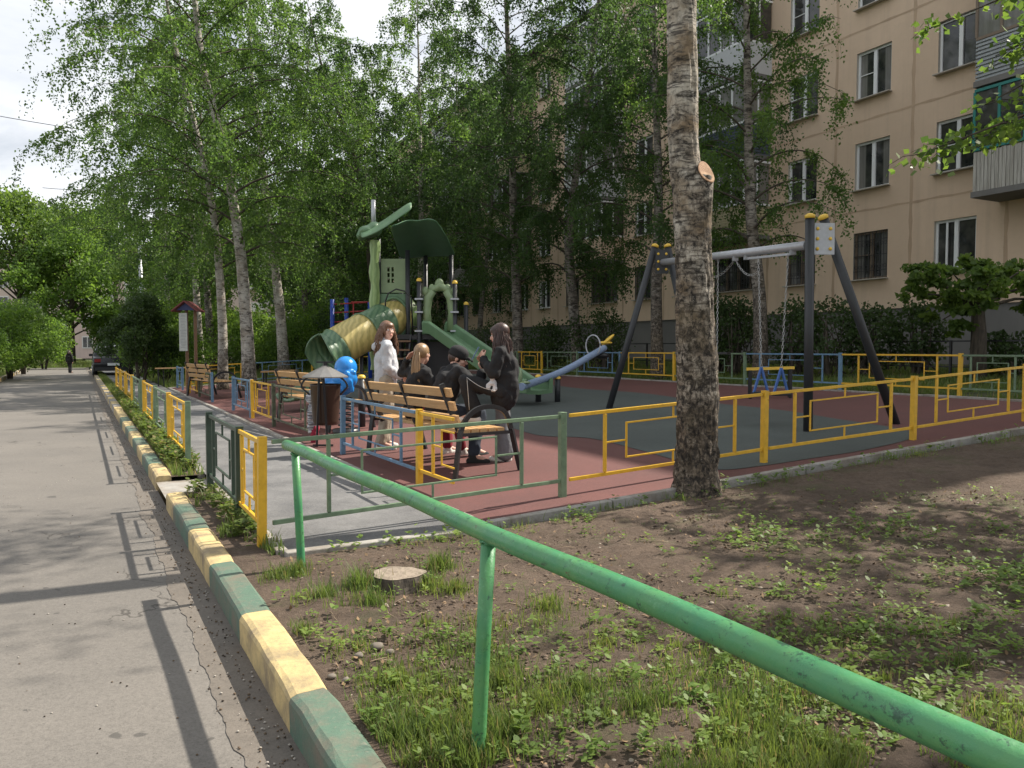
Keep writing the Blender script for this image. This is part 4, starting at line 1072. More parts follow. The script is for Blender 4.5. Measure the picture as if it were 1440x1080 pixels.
for _ in range(30000):
    t = rr.uniform(27.8, 45); w_ = rr.uniform(2.6, 14); p = W(t, w_); G3.append((p.x, p.y, p.z-.05, rr.uniform(.8, 2)))
grassblades('lawn_grass', G3, .14, .016, M['grass'])
# small broad-leaved weeds
def weeds(name, spots, mat, ls=.027):
    C = []; A = []; B = []
    for (x, y, z, s) in spots:
        n = rr.randint(5, 10); hh = s*rr.uniform(.03, .10)
        for k in range(n):
            a = rr.uniform(0, 2*PI); zz = z+hh*rr.uniform(.3, 1); l = ls*s*rr.uniform(.7, 1.5)
            C.append((x+math.cos(a)*.006, y+math.sin(a)*.006, zz)); A.append((math.cos(a)*l, math.sin(a)*l, l*rr.uniform(-.2, .7))); 
    C = np.array(C); A = np.array(A); n = len(C); up_ = np.array([0, 0, 1.0]); S = np.cross(A, up_); 
    L_ = np.linalg.norm(A, axis=1)[:, None]; S = S/(np.linalg.norm(S, axis=1)[:, None]+1e-9)*L_*.33
    V = np.empty((n, 6, 3)); up2 = up_*L_*.08
    V[:, 0] = C; V[:, 1] = C+A*.35+S*.9-up2*0; V[:, 2] = C+A*.75+S*.6; V[:, 3] = C+A-up2; V[:, 4] = C+A*.75-S*.6; V[:, 5] = C+A*.35-S*.9
    me = bpy.data.meshes.new(name); me.vertices.add(6*n); me.vertices.foreach_set('co', V.ravel()); me.loops.add(6*n); me.loops.foreach_set('vertex_index', np.arange(6*n, dtype=np.int32))
    me.polygons.add(n); me.polygons.foreach_set('loop_start', np.arange(0, 6*n, 6, dtype=np.int32))
    try: me.polygons.foreach_set('loop_total', np.full(n, 6, dtype=np.int32))
    except Exception: pass
    at_ = me.attributes.new('rnd', 'FLOAT', 'POINT'); at_.data.foreach_set('value', np.repeat(nprng.random(n), 6).astype(np.float32))
    me.materials.append(mat); me.update(calc_edges=True); me.validate()
    o = bpy.data.objects.new(name, me); COL.objects.link(o); o['kind'] = 'stuff'; return o
S = []
def wcl(u, v, r, n, s=1.0):
    c = gp(u, v)
    for _ in range(n):
        x = c.x+rr.gauss(0, r); y = c.y+rr.gauss(0, r*.7)
        if wof(x, y) > .85 and tof(x, y) < 4.95 and rr.random() < .62: S.append((x, y, gz(x, y), s*rr.uniform(.5, 1.05)))
for (u, v, r, n, s) in [(1050,768,.16,26,1.1),(1115,755,.22,46,1.3),(1090,790,.2,24,1),(1160,765,.2,26,1),(1235,748,.16,34,1.1),(1265,742,.12,18,1.1),(1190,820,.2,30,1.1),(1110,835,.15,20,1),(1080,830,.1,12,1.1),(1150,870,.2,24,1.1),
    (1280,775,.25,20,1),(1340,760,.2,14,1),(1400,740,.2,14,1),(1380,810,.22,50,1.25),(1425,820,.2,50,1.25),(1440,850,.15,30,1.2),(1290,870,.25,30,1.1),(1240,905,.25,30,1.1),(1340,900,.25,26,1.1),(1400,910,.25,34,1.2),
    (820,735,.07,16,1.1),(815,750,.05,8,1),(735,712,.08,12,1),(700,715,.08,8,.8),(940,700,.08,12,1.1),(1000,690,.1,8,.9),(650,770,.06,3,.8),(1020,740,.2,9,.8),(1100,700,.4,16,.8),(1250,690,.5,22,.8),(1370,700,.5,26,.9),(870,690,.25,24,.9),
    (1060,880,.25,14,.9),(985,985,.05,4,1.8),(1240,985,.2,20,1.1),(1100,1010,.3,20,1.2),(1300,960,.3,24,1.1),(900,900,.3,12,1),(430,880,.1,18,1.2),(445,905,.08,12,1),(400,850,.08,10,1.2),(880,1020,.3,20,1.1),(750,1030,.3,20,1)]: wcl(u, v, r, n, s)
for _ in range(500): wcl(rr.uniform(520, 1440), rr.uniform(880, 1070), .04, 2, rr.uniform(.6, 1.1))
for _ in range(1300):
    v = 695+ (rr.random()**1.4)*330; wcl(rr.uniform(430, 1440), v, .02, 1, rr.uniform(.5, .95))
for _ in range(150): wcl(rr.uniform(950, 1440), rr.uniform(700, 900), .03, 2, rr.uniform(.6, 1))
# fringe at the playground edge
for _ in range(170):
    w_ = rr.uniform(1.3, 12.2); p = W(4.90+rr.gauss(0, .07), w_); S.append((p.x, p.y, p.z, rr.uniform(.7, 1.4)))
weeds('weeds', S, M['weed'])
S2 = []
for _ in range(2400):
    t = rr.uniform(8.9, 26); w_ = rr.uniform(.84, 1.1); p = W(t, w_)
    if nz(p.x, p.y, 1.6, 8) > -.25: S2.append((p.x, p.y, p.z+rr.uniform(0, .10), rr.uniform(.7, 1.3)))
for _ in range(150):
    t, w_ = rr.choice([(6.7, .98), (6.1, 1.0), (5.7, 1.0), (7.4, .9)]); t += rr.gauss(0, .14); w_ += rr.gauss(0, .05); p = W(t, min(1.1, max(.84, w_))); S2.append((p.x, p.y, p.z+rr.uniform(0, .07), rr.uniform(.6, 1.1)))
weeds('verge_weeds', S2, M['grass'], .045)
# loose bits : twigs, crumbs and stones on the soil
mb = MB()
for _ in range(7000):
    u = rr.uniform(400, 1440); v = 695+rr.random()**1.3*390; p = gp(u, v)
    if wof(p.x, p.y) < .85 or tof(p.x, p.y) > 4.9: continue
    s = rr.choice([.004, .005, .006, .007, .009, .013])*rr.uniform(.6, 1.1); mb.sphere(p+Vector((0, 0, s*.2)), (s, s*rr.uniform(.6, 1), s*.6), 6, 4, mi=rr.choice([0, 0, 0, 0, 2, 2, 1]))
o = mb.build('soil_crumbs', [plain('clod', (.15, .11, .08), .95), plain('pebble', (.30, .25, .2), .9), plain('dark_clod', (.05, .033, .022), .95)]); o['kind'] = 'stuff'
mb = MB()
for _ in range(260):
    u = rr.uniform(400, 1440); v = rr.uniform(695, 1060); p = gp(u, v)
    if wof(p.x, p.y) < .85 or tof(p.x, p.y) > 4.9: continue
    a = rr.uniform(0, PI); l = rr.uniform(.03, .16); d_ = Vector((math.cos(a)*l, math.sin(a)*l, 0)); b_ = Vector((-d_.y, d_.x, 0))*rr.uniform(-.2, .2)
    mb.tube([p+Vector((0,0,.008)), p+d_*.5+b_+Vector((0,0,.016)), p+d_+Vector((0,0,.008))], [.0025, .002, .001], 4)
o = mb.build('fallen_twigs', plain('twig', (.24, .18, .12), .9)); o['kind'] = 'stuff'
LL = []
for _ in range(1500):
    p = gp(rr.uniform(400, 1440), 695+rr.random()**1.3*390)
    if wof(p.x, p.y) > .86 and tof(p.x, p.y) < 4.9: LL.append((p.x, p.y, p.z+.012))
lo = leafmesh('leaf_litter', LL, .028, plain('dead_leaf', (.20, .13, .07), .9), up=4.0); lo['kind'] = 'stuff'
# stump
c = gp(560, 822); c.z = 0
th = thing('tree_stump', 'low sawn tree stump among grass tufts in the bare soil', 'stump', c); mb = MB(); n = 40; vs = []; fs = []
for j, (r_, z) in enumerate([(.185, -.03), (.16, .02), (.15, .052), (.145, .063)]):
    for k in range(n):
        a = 2*PI*k/n; q = r_*(1+.07*math.sin(a*3+1)+.04*math.sin(a*7)+noise.noise(Vector((math.cos(a)*4, math.sin(a)*4, z*10)))*.08); vs.append(c+Vector((q*math.cos(a), q*math.sin(a)*.9, z)))
fs = [(j*n+k, j*n+(k+1) % n, (j+1)*n+(k+1) % n, (j+1)*n+k) for j in range(3) for k in range(n)]
mb.add(vs, fs, 0, False); mb.build('bark_ring', M['dbark'], th)
mb = MB(); vs = [c+Vector((0, 0, .06))]
for k in range(n): p = Vector(c)+ (Vector(mbv)-c if False else Vector((0,0,0)))
ring = []
for k in range(n):
    a = 2*PI*k/n; q = .143*(1+.07*math.sin(a*3+1)+.04*math.sin(a*7)); ring.append(c+Vector((q*math.cos(a), q*math.sin(a)*.9, .0655+noise.noise(Vector((a*2, 0, 0)))*.002)))
mb.add([c+Vector((0,0,.062))]+ring, [(0, k+1, (k+1) % n+1) for k in range(n)]); 
m, nt, b = newmat('old_cut'); v = geo(nt); cc = mix(nt, ramp(nt, noi(nt, v, 20, 8, .7, 1.5), [(.35, 0), (.65, 1)]), (.30, .245, .19), (.15, .12, .09)); cc = mix(nt, ramp(nt, noi(nt, v, 60, 5, .8), [(.6, 0), (.72, .7)]), cc, (.05, .03, .02)); nt.links.new(cc, b.inputs['Base Color']); bump(nt, b, noi(nt, v, 40, 6), .6, .01); b.inputs['Roughness'].default_value = .9
mb.build('cut_face', m, th)
for (u, v, s) in [(505, 925, .016), (530, 912, .022), (548, 920, .015), (467, 955, .014), (487, 960, .013)]:
    c = gp(u, v); mb = MB(); n = 0; mb.sphere((c.x, c.y, .01), (s*1.3, s, s*.8), 10, 7); mb.v = [tuple(Vector(p)+Vector((noise.noise(Vector(p)*60), noise.noise(Vector(p)*60+Vector((5,0,0))), 0))*s*.4) for p in mb.v]
    single(mb, 'stone', plain('stone', (.17, .145, .12), .95), {505: 'rough grey brown stone at the left of the two biggest near the green post', 530: 'largest rough stone between the kerb and the green post', 548: 'right small stone beside the largest one', 467: 'pale stone closest to the yellow kerb stone', 487: 'small stone just right of the pale one by the kerb'}[u], 'stone', (c.x, c.y, 0), 'stones on the soil')
# ================================================================ PROPS
def bench():
    r = thing('park_bench', 'x', 'bench', (0, 0, 0), 0, 'slatted park benches of the playground'); L = 2.05
    mb = MB()
    for i in range(5): mb.box((0, -.20+i*.098, .445), (L, .082, .035))
    mb.build('seat', M['wood'], r, bevel=.004)
    mb = MB()     # back leans to -y ; three wide slats
    for z, y in ((.56, -.285), (.69, -.325), (.82, -.365)):
        M3 = Matrix.Rotation(math.radians(16), 3, 'X'); mb.box((0, y, z), (L, .03, .088), M=M3)
    mb.build('backrest', M['wood'], r, bevel=.004)
    for s in (-1, 1):
        mb = MB(); x = s*(L/2-.12)
        mb.bar((x, -.20, .40), (x, -.405, .90), .035, .05); mb.build('back_support', M['black'], r)
        mb = MB(); x = s*(L/2+.01)
        # arched arm that becomes the front leg, and the raked rear leg
        P = [Vector((x, -.33, .0)), Vector((x, -.30, .25)), Vector((x, -.25, .5)), Vector((x, -.12, .64)), Vector((x, .06, .675)), Vector((x, .22, .62)), Vector((x, .30, .45)), Vector((x, .36, .22)), Vector((x, .42, 0))]
        P = smoothpath(P, 5)
        for a, b in zip(P, P[1:]): mb.bar(a, b+(b-a)*.12, .032, .045)
        mb.bar((x, -.26, .415), (x, .31, .415), .03, .03); mb.build('end_frame', M['black'], r)
    mb = MB(); mb.bar((0, -.2, .40), (0, -.405, .90), .035, .05); mb.bar((0, -.22, .41), (0, .22, .41), .035, .03); mb.build('back_support', M['black'], r)
    return r
# local x along the bench, +y where the sitter faces
b1 = bench(); b1['label'] = 'varnished slatted bench in front, back toward the viewer, with the sitting girls on it'
bdir = Vector((.55, -.835, 0)).normalized()       # toward its near end
near = Vector((-.27, 7.62, 0)); c = near-bdir*1.02; c.z = gz(c.x, c.y)+.02
b1.location = c; b1.rotation_euler[2] = math.atan2(bdir.y, bdir.x)
BY = Vector((-bdir.y, bdir.x, 0))
def bp(x, y, z): return c+bdir*x+BY*y+Vector((0, 0, z))     # point on bench 1
b2 = copy_tree(b1); b2['label'] = 'empty slatted bench behind the litter bin, seen from its back'
p = W(ty(12.6, 3.2), 3.3); b2.location = (p.x+.12, p.y, p.z+.02); b2.rotation_euler[2] = math.atan2(-.80, .60)
b3 = copy_tree(b1); b3['label'] = 'far slatted bench standing at the foot of the leaning birches'
p = gp(298, 560); b3.location = (p.x, p.y, gz(p.x, p.y)+.02); b3.rotation_euler[2] = math.atan2(-.80, .60)
def flatbench(p0, p1, h, label, mat='wood', w_=.3):
    p0 = Vector(p0); p1 = Vector(p1); th = thing('flat_bench', label, 'bench', p0, 0); up = Vector((0, 0, 1)); d = p1-p0
    mb = MB(); mb.bar(p0+up*h, p1+up*h, w_, .045); mb.build('seat', M[mat], th)
    for s in (.08, .92): 
        mb = MB(); b = p0+d*s; nrm = d.cross(up).normalized()*.12
        mb.bar(b-nrm, b-nrm+up*(h-.02), .04); mb.bar(b+nrm, b+nrm+up*(h-.02), .04); mb.build('leg', M['black'], th)
    return th
p = at(222, 490, 27); q = at(268, 490, 26.5); p.z = gz(p.x, p.y); q.z = gz(q.x, q.y); flatbench(p, q, .62, 'backless bench left of the information sign at the end of the path')
p = at(368, 490, 24); q = at(415, 490, 24); p.z = gz(p.x, p.y)+.02; q.z = gz(q.x, q.y)+.02; flatbench(p, q, .45, 'pale backless bench in the shade before the tube slide mouth')
p = at(1050, 490, 14.0); q = at(1117, 490, 13.8); p.z = gz(p.x, p.y)+.02; q.z = gz(q.x, q.y)+.02; flatbench(p, q, .52, 'flat yellow topped bench behind the hanging swing', 'capy', .22)

# ---- litter bin
p = gp(457, 610); p = at(457, 490, 10.3); p.z = gz(p.x, p.y)+.02
th = thing('litter_bin', 'dark brown round litter bin under a grey cone lid behind the fence gap', 'litter bin', p)
mb = MB(); mb.lathe([(.001, .27), (.15, .27), (.165, .32), (.195, .78), (.20, .80), (.185, .80), (.18, .75)], p, 28); mb.build('bucket', plain('brown_bin', (.055, .032, .022), .35, .3), th)
mb = MB(); mb.lathe([(.002, 1.06), (.05, 1.03), (.30, .90), (.30, .885), (.05, 1.0)], p, 12, smooth=False); mb.build('lid', plain('bin_lid', (.22, .21, .20), .4, .5), th)
mb = MB(); mb.box(p+Vector((0, 0, 1.085)), (.22, .03, .02)); mb.bar(p+Vector((0,0,.95)), p+Vector((0,0,1.09)), .05); mb.build('finial', M['black'], th)
mb = MB()
for s in (-1, 1):
    x = s*.07; mb.bar(p+Vector((x, -.21, 0)), p+Vector((x*.4, -.22, .9)), .025)
    P = [p+Vector((s*.30*math.cos(a)*1.0, -.06, .86+.0*a+.18*math.sin(a)-.10)) for a in [k*PI/2/7 for k in range(8)]]
    for a, b in zip(P, P[1:]): mb.bar(a, b, .022)
    mb.bar(p+Vector((s*.30, -.06, .76)), p+Vector((s*.2, -.02, .66)), .022)
mb.bar(p+Vector((-.12, -.2, .02)), p+Vector((.14, -.2, .02)), .025)
mb.build('stand', M['black'], th)
# ---- jacket tied round the blue post
w = 2.76; pj = W(ty(10.62, w), w)
def clothmat(name, a, b_, sc_=(6, 6, 60), rz=.5):
    m, nt, b = newmat(name); tc = N(nt, 'ShaderNodeNewGeometry'); mp = N(nt, 'ShaderNodeMapping'); mp.inputs['Scale'].default_value = sc_; mp.inputs['Rotation'].default_value = (rz, rz, 0)
    nt.links.new(tc.outputs['Position'], mp.inputs[0]); c_ = mix(nt, ramp(nt, noi(nt, mp.outputs[0], 1, 2), [(.42, 0), (.55, 1)]), a, b_); nt.links.new(c_, b.inputs['Base Color']); b.inputs['Roughness'].default_value = .9; return m
def fuse(prims, voxel, name, mats, parent=None, smooth=4, fac=.5, keep=None, post=None):
    "melt closed tapered capsules (p0,p1,r0,r1) and ellipsoids (c,(rx,ry,rz)[,M]) into one continuous surface"
    bm = MB()
    for q in prims:
        if len(q) == 4 and hasattr(q[1], '__len__') and not hasattr(q[2], '__len__') and q[3] is not None:
            p0, p1, r0, r1 = Vector(q[0]), Vector(q[1]), q[2], q[3]; n = 8
            d = p1-p0; pts = []; rs = []
            if d.length < 1e-5: bm.sphere(p0, r0, 14, 10); continue
            u = d.normalized()
            for k in range(5): a = PI/2*k/5; pts.append(p0-u*r0*math.cos(a)); rs.append(max(r0*math.sin(a), r0*.08))
            for k in range(n+1): pts.append(p0.lerp(p1, k/n)); rs.append(r0+(r1-r0)*k/n)
            for k in range(1, 6): a = PI/2*k/5; pts.append(p1+u*r1*math.sin(a)); rs.append(max(r1*math.cos(a), r1*.08))
            bm.tube(pts, rs, 14)
        else: bm.sphere(q[0], q[1], 22, 16, M=(q[2] if len(q) > 2 else None))
    me = bm.mesh(name, mats, parent.location if parent is not None else None)
    o = bpy.data.objects.new(name, me); COL.objects.link(o)
    r = o.modifiers.new('r', 'REMESH'); r.mode = 'VOXEL'; r.voxel_size = voxel; r.use_smooth_shade = True
    s = o.modifiers.new('s', 'SMOOTH'); s.iterations = smooth; s.factor = fac
    dg = bpy.context.evaluated_depsgraph_get(); dg.update(); ev = o.evaluated_get(dg)
    nm = bpy.data.meshes.new_from_object(ev); o.modifiers.clear(); o.data = nm
    if not nm.materials:
        for m_ in (mats if isinstance(mats, (list, tuple)) else [mats]): nm.materials.append(m_)
    if parent is not None: o.parent = parent
    if post: post(o)
    return o
def wrinkle(o, amp=.006, s=14, dz=1.0):
    me = o.data
    for v in me.vertices:
        k = noise.fractal(Vector((v.co.x*s, v.co.y*s, v.co.z*s*dz)), 1, 2, 2); v.co += v.normal*k*amp
    me.update()
th = thing('hooded_jacket', 'grey, white and dark red jacket wrapped round the blue post beside the litter bin', 'jacket', pj)
fuse([(pj+Vector((0,0,.62)), (.085,.085,.10)), (pj+Vector((.02,0,.45)), pj+Vector((.0,0,.2)), .095, .075), (pj+Vector((.09,0,.5)), pj+Vector((.06,0,.3)), .05, .03)], .012, 'body_cloth', clothmat('grey_stripe', (.48,.48,.50), (.14,.14,.16)), th, post=lambda o: wrinkle(o, .02, 16, 1.5))
fuse([(pj+Vector((.03,-.02,.22)), pj+Vector((.02,-.02,.02)), .06, .05)], .012, 'red_sleeve', plain('dark_red_cloth', (.25,.015,.04), .9), th, post=lambda o: wrinkle(o, .012, 20))
# ---- blue animal rider
MBLUE = plain('blue_plastic', (.02, .22, .62), .25, var=.1)
a = at(486, 490, 11.6); a.z = gz(a.x, a.y)+.02
th = thing('spring_rider', 'shiny blue plastic animal head rider on a black spring behind the litter bin', 'spring rider', a)
def A_(x, y, z): return a+Vector((x, y, z))
fuse([(A_(.0,.0,.95), (.165,.18,.17)), (A_(.06,-.10,.80), (.125,.11,.12)), (A_(-.02,.0,.78), (.19,.17,.16)), (A_(-.20,.05,.76), (.13,.13,.12)), (A_(-.10,.02,.66), (.22,.17,.13)),
      (A_(-.06,-.15,.90), A_(.14,-.13,.88), .04, .04), (A_(.06,-.19,.74), (.07,.04,.09)), (A_(.01,-.19,.76), A_(.0,-.16,.62), .035, .03), (A_(.10,-.19,.76), A_(.12,-.15,.62), .035, .03), (A_(.06,-.2,.86), (.03,.03,.05))], .012, 'body', MBLUE, th, smooth=2)
mb = MB(); mb.tube([A_(.11*math.cos(k*.5), .11*math.sin(k*.5), .06+.0068*k) for k in range(70)], .014, 6); mb.lathe([(.001, .05), (.2, .05), (.2, 0)], a, 20); mb.build('spring', M['black'], th)
# small capped bollards (rider posts)
def bollard(p, h, r, label, group=None):
    th = thing('capped_post', label, 'post', p, 0, group); mb = MB(); mb.tube([p, p+Vector((0,0,h))], r, 14); mb.build('shaft', M['char'], th)
    mb = MB(); mb.lathe([(r*1.12, h-.005), (r*1.12, h+.02), (r*.7, h+.045), (.001, h+.05)], p, 14); mb.build('cap', M['capy'], th)
p = at(508, 490, 12.2); p.z = gz(p.x, p.y); bollard(p, .78, .055, 'black post with yellow cap between the blue rider and the occupied bench')

# ---- play tower
TY = 17.0
MG = plain('leaf_green_plastic', (.12, .215, .115), .4, var=.25, sc_=5); MGD = plain('deep_green_plastic', (.075, .17, .09), .35, var=.25, sc_=5)
MLG = plain('light_green_plastic', (.23, .31, .165), .4, var=.2, sc_=5); MY = None
def woodgrain(name, a_, b_):
    m, nt, b = newmat(name); v = geo(nt); wv = N(nt, 'ShaderNodeTexWave'); wv.inputs['Scale'].default_value = 3.2; wv.inputs['Distortion'].default_value = 5; wv.inputs['Detail'].default_value = 2; wv.inputs['Detail Scale'].default_value = 1.2
    nt.links.new(v, wv.inputs['Vector']); c_ = mix(nt, ramp(nt, wv.outputs['Fac'], [(.35, 0), (.65, 1)]), a_, b_); nt.links.new(c_, b.inputs['Base Color']); b.inputs['Roughness'].default_value = .4; bump(nt, b, wv.outputs['Fac'], .3, .01); return m
MY = woodgrain('yellow_bark_plastic', (.52, .42, .15), (.40, .33, .11)); MGB = woodgrain('green_bark_plastic', (.12, .20, .11), (.08, .155, .085)); MLB = woodgrain('light_green_bark_plastic', (.27, .38, .15), (.20, .30, .11))
tb = at(590, 490, TY); tb.z = gz(tb.x, tb.y)
tower = thing('play_tower', 'green plastic play tower with leaf shaped roofs, tube slide and open slide', 'play tower', tb)
def T(u, v, dy=0.0):   # a point of the tower by its measured place in the tower's front plane
    q = at(u, v, TY); return Vector((q.x, q.y+dy, q.z))
k_ = TY/F
def TT(u, v, dy): return at(u, v, TY+dy)
def tpost(u, v0, dy, name='post', r=.05):
    q = T(u, v0, dy); q.z = T(u, v0).z; mb = MB(); mb.tube([(q.x, q.y, gz(q.x, q.y)-.05), tuple(q)], r, 14); mb.build(name, M['char'], tower)
    if v0 < 390: return
    mb = MB(); mb.lathe([(r*1.15, -.01), (r*1.15, .03), (r*.6, .06), (.001, .065)], q, 12); mb.build('post_cap', M['capy'], tower)
for u, v0, dy in ((531, 335, .1), (573, 352, 0), (592, 397, -.35), (630, 352, .9), (641, 400, -.3), (589, 340, 1.3), (552, 352, 1.3), (652, 425, .9)): tpost(u, v0, dy)
for u, v0 in ((592, 397), (641, 400)):
    for v in (422, 440, 466): mb = MB(); q = T(u, v, -.35); mb.box(q, (.17, .13, .035)); mb.build('clamp', M['steel'], tower)
# bark panel on the left corner
mb = MB(); n = 24; vs = []
for i in range(n+1):
    v = 338+(520-338)*i/n; wd = .10+.015*math.sin(i*1.3); q = T(527, v, -.03)
    for s in (-1, -.5, 0, .5, 1): vs.append((q.x+s*wd+.01*math.sin(i*.9), q.y-.07*(1-s*s), q.z))
    for s in (1, -1): vs.append((q.x+s*wd+.01*math.sin(i*.9), q.y+.05, q.z))
fs = []
for i in range(n):
    for k in range(7): fs.append((i*7+k, i*7+(k+1) % 7, (i+1)*7+(k+1) % 7, (i+1)*7+k))
mb.add(vs, fs, 0, False); mb.build('bark_panel', MLB, tower)
# window panel with six openings
mb = MB(); q0 = T(533, 363, .15); q1 = T(570, 411, .15); x0, x1, z1, z0 = q0.x, q1.x, q0.z, q1.z
xs = [x0, T(540.5, 0).x, T(544, 0).x, T(546.5, 0).x, T(550, 0).x, x1]; vs_ = [411, 397, 391, 389, 383, 381, 375, 363]; zs_ = [T(0, v).z for v in vs_]
for i in range(5):
    for j in range(7):
        if i in (1, 3) and j in (1, 3, 5): continue
        mb.box(((xs[i]+xs[i+1])/2, q0.y, (zs_[j]+zs_[j+1])/2), (xs[i+1]-xs[i]+.0002, .05, zs_[j+1]-zs_[j]+.0002))
mb.build('window_panel', MLG, tower)
# tunnel entrance panel : ring
qc = T(553, 447, .1); mb = MB(); n = 40; ro = []; 
for k in range(n):
    a_ = 2*PI*k/n; ox = .30*math.cos(a_); oz = .42*math.sin(a_); dx_, dz_ = math.cos(a_), math.sin(a_); m_ = max(abs(dx_)/.36, abs(dz_)/.52); e_ = (dx_/m_, dz_/m_)
    for y in (-.03, .03): ro += [(qc.x+ox, qc.y+y, qc.z+oz), (qc.x+e_[0], qc.y+y, qc.z+e_[1])]
fs = []
for k in range(n):
    k2 = (k+1) % n; A4 = [4*k+i for i in range(4)]; B4 = [4*k2+i for i in range(4)]
    fs += [(A4[0], B4[0], B4[1], A4[1]), (A4[2], A4[3], B4[3], B4[2]), (A4[0], A4[2], B4[2], B4[0]), (A4[1], B4[1], B4[3], A4[3])]
mb.add(ro, fs); mb.tube([(qc.x+.31*math.cos(2*PI*k/40), qc.y-.04, qc.z+.43*math.sin(2*PI*k/40)) for k in range(41)], .035, 8); mb.build('tunnel_panel', MG, tower)
# castle arch panel above the open slide
mb = MB()
for s, u in ((-1, 603), (1, 636)):
    P = [T(u, 466, -.25), T(u+s*1, 440, -.25), T(u-s*1, 420, -.25), T(u-s*7, 410, -.25)]
    mb.tube(P, [.10, .085, .095, .09], 12)
mb.tube([T(603, 416, -.25), T(611, 408, -.25), T(620, 404, -.25), T(629, 408, -.25), T(637, 416, -.25)], [.08, .07, .1, .07, .08], 12)
for u, v, r in ((600, 411, .075), (609, 407, .07), (619.5, 402, .1), (631, 407, .07), (640, 411, .075)): mb.sphere(T(u, v, -.27), (r, .05, r*1.35), 12, 8)
mb.build('arch_panel', MLG, tower)
# arched handrail
mb = MB(); mb.tube([T(545, 472, -.3), T(545, 425, -.3), T(549, 414, -.3), T(560, 408, -.3), T(572, 411, -.3), T(581, 420, -.3), T(583, 472, -.3)], .016, 8); mb.tube([T(583, 430, -.3), T(598, 430, -.3)], .014, 8); mb.tube([T(583, 460, -.3), T(598, 460, -.3)], .014, 8); mb.build('handrail', M['black'], tower)
# decks and steps
mb = MB(); q = T(590, 474); mb.box((q.x+.05, TY+.65, q.z), (1.75, 1.9, .10)); mb.build('deck', M['black'], tower)
mb = MB()
for i in range(6): qq = T(563, 480+i*12, -.35-.13*i); mb.box(qq, (.55, .20, .04))
mb.build('steps', M['wooddk'], tower)
mb = MB(); 
for u in (547, 580): mb.bar(T(u, 474, -.25), T(u, 553, -1.15), .03, .14)
mb.build('stair_side', M['black'], tower)
# dark climbing net panels below deck
mb = MB(); q = T(607, 505, .3); mb.box((q.x-.0, q.y, q.z-.1), (.9, .05, .95)); mb.build('lower_panel', M['black'], tower)
# canopy roofs : curved leaf shells
def shell(name, pts_grid, thick, mat):
    "grid of points -> solid sheet"
    m_ = len(pts_grid); n_ = len(pts_grid[0]); mb = MB(); V = [p for row in pts_grid for p in row]
    mb.add(V, [(i*n_+j, i*n_+j+1, (i+1)*n_+j+1, (i+1)*n_+j) for i in range(m_-1) for j in range(n_-1)], 0, True)
    o = mb.build(name, mat, tower); s = o.modifiers.new('s', 'SOLIDIFY'); s.thickness = thick; s.offset = 0; s2 = o.modifiers.new('u', 'SUBSURF'); s2.levels = 1; s2.render_levels = 2; return o
# right canopy : outline corners in the picture top-left(551,318) top-right(612,313) right-low(638,356) left-low(566,362)
rows = []
for i in range(7):
    s = i/6; L0 = (548+15*s, 317+48*s); R0 = (613+29*s**.8, 309+52*s)
    row = []
    for j in range(9):
        t_ = j/8; u = L0[0]+(R0[0]-L0[0])*t_; v = L0[1]+(R0[1]-L0[1])*t_-4.0*math.sin(PI*t_)*(1-s*.5)+1.6*math.sin(t_*13+i)*(1-s)
        row.append(TT(u, v, -.75+2.0*s+.16*math.cos(PI*(t_-.5)*2)))
    rows.append(row)
shell('leaf_roof', rows, .05, MGD)
# left leaf roof : edge-on sheet rising from (506,332) to (578,292)
rows = []
for i in range(9):
    s = i/8; u = 507+72*s; v = 331-38*s+3*math.sin(PI*s*1.5); row = []
    for j in range(7):
        t_ = j/6; wdt = 1.5*math.sin(PI*min(1, .22+.78*s)*.93)**.6
        row.append(TT(u, v-(5*(1-(2*t_-1)**2)) + (5 if j in (0,) else 0), -.45+wdt*t_))
    rows.append(row)
shell('leaf_roof', rows, .06, MG)
fuse([(T(517, 326, 0), (.20, .3, .13)), (T(508, 332, 0), (.10, .2, .10)), (T(527, 322, 0), (.16, .22, .16))], .03, 'roof_knot', MG, tower)
mb = MB(); q = T(523, 320, .2); mb.tube([q, q+Vector((0, 0, .62))], .05, 12); mb.build('roof_post', M['steel'], tower)
# open slide
mb = MB(); S0_ = T(616, 466, -.3); S1_ = Vector((T(712, 560).x+.0, TY-2.3, 0)); 
P = []
for k in range(25):
    s = k/24; u = 612+118*s; v = 467+ (6*s if s < .12 else .7+ (s-.12)*98)
    P.append(s)
sl0 = T(614, 468, -.3); e_ = at(741, 523, 14.6); sl1 = Vector((e_.x, e_.y, gz(e_.x, e_.y)+.28)); dirh = (Vector((sl1.x, sl1.y, 0))-Vector((sl0.x, sl0.y, 0))); Lh = dirh.length; dirh.normalize(); side = Vector((-dirh.y, dirh.x, 0))
def spt(s):
    f = s; z = sl0.z+(sl1.z-sl0.z)*(0 if f < .06 else ((f-.06)/.8 if f < .86 else 1)); 
    return sl0+dirh*(Lh*1.12*f-0)+Vector((0, 0, z-sl0.z))
vsb = []; n = 30; prof = [(-.34, .20), (-.30, .24), (-.26, .20), (-.235, .02), (0, 0), (.235, .02), (.26, .20), (.30, .24), (.34, .20), (.32, -.03), (0, -.05), (-.32, -.03)]
for i in range(n+1):
    c_ = spt(i/n)
    for a_, b_ in prof: vsb.append(c_+side*a_+Vector((0, 0, b_)))
m_ = len(prof); fs = [(i*m_+k, i*m_+(k+1) % m_, (i+1)*m_+(k+1) % m_, (i+1)*m_+k) for i in range(n) for k in range(m_)]+[tuple(range(m_)), tuple(n*m_+k for k in range(m_))[::-1]]
mb = MB(); mb.add(vsb, fs, 0, False); mb.build('slide', MG, tower, bevel=.01)
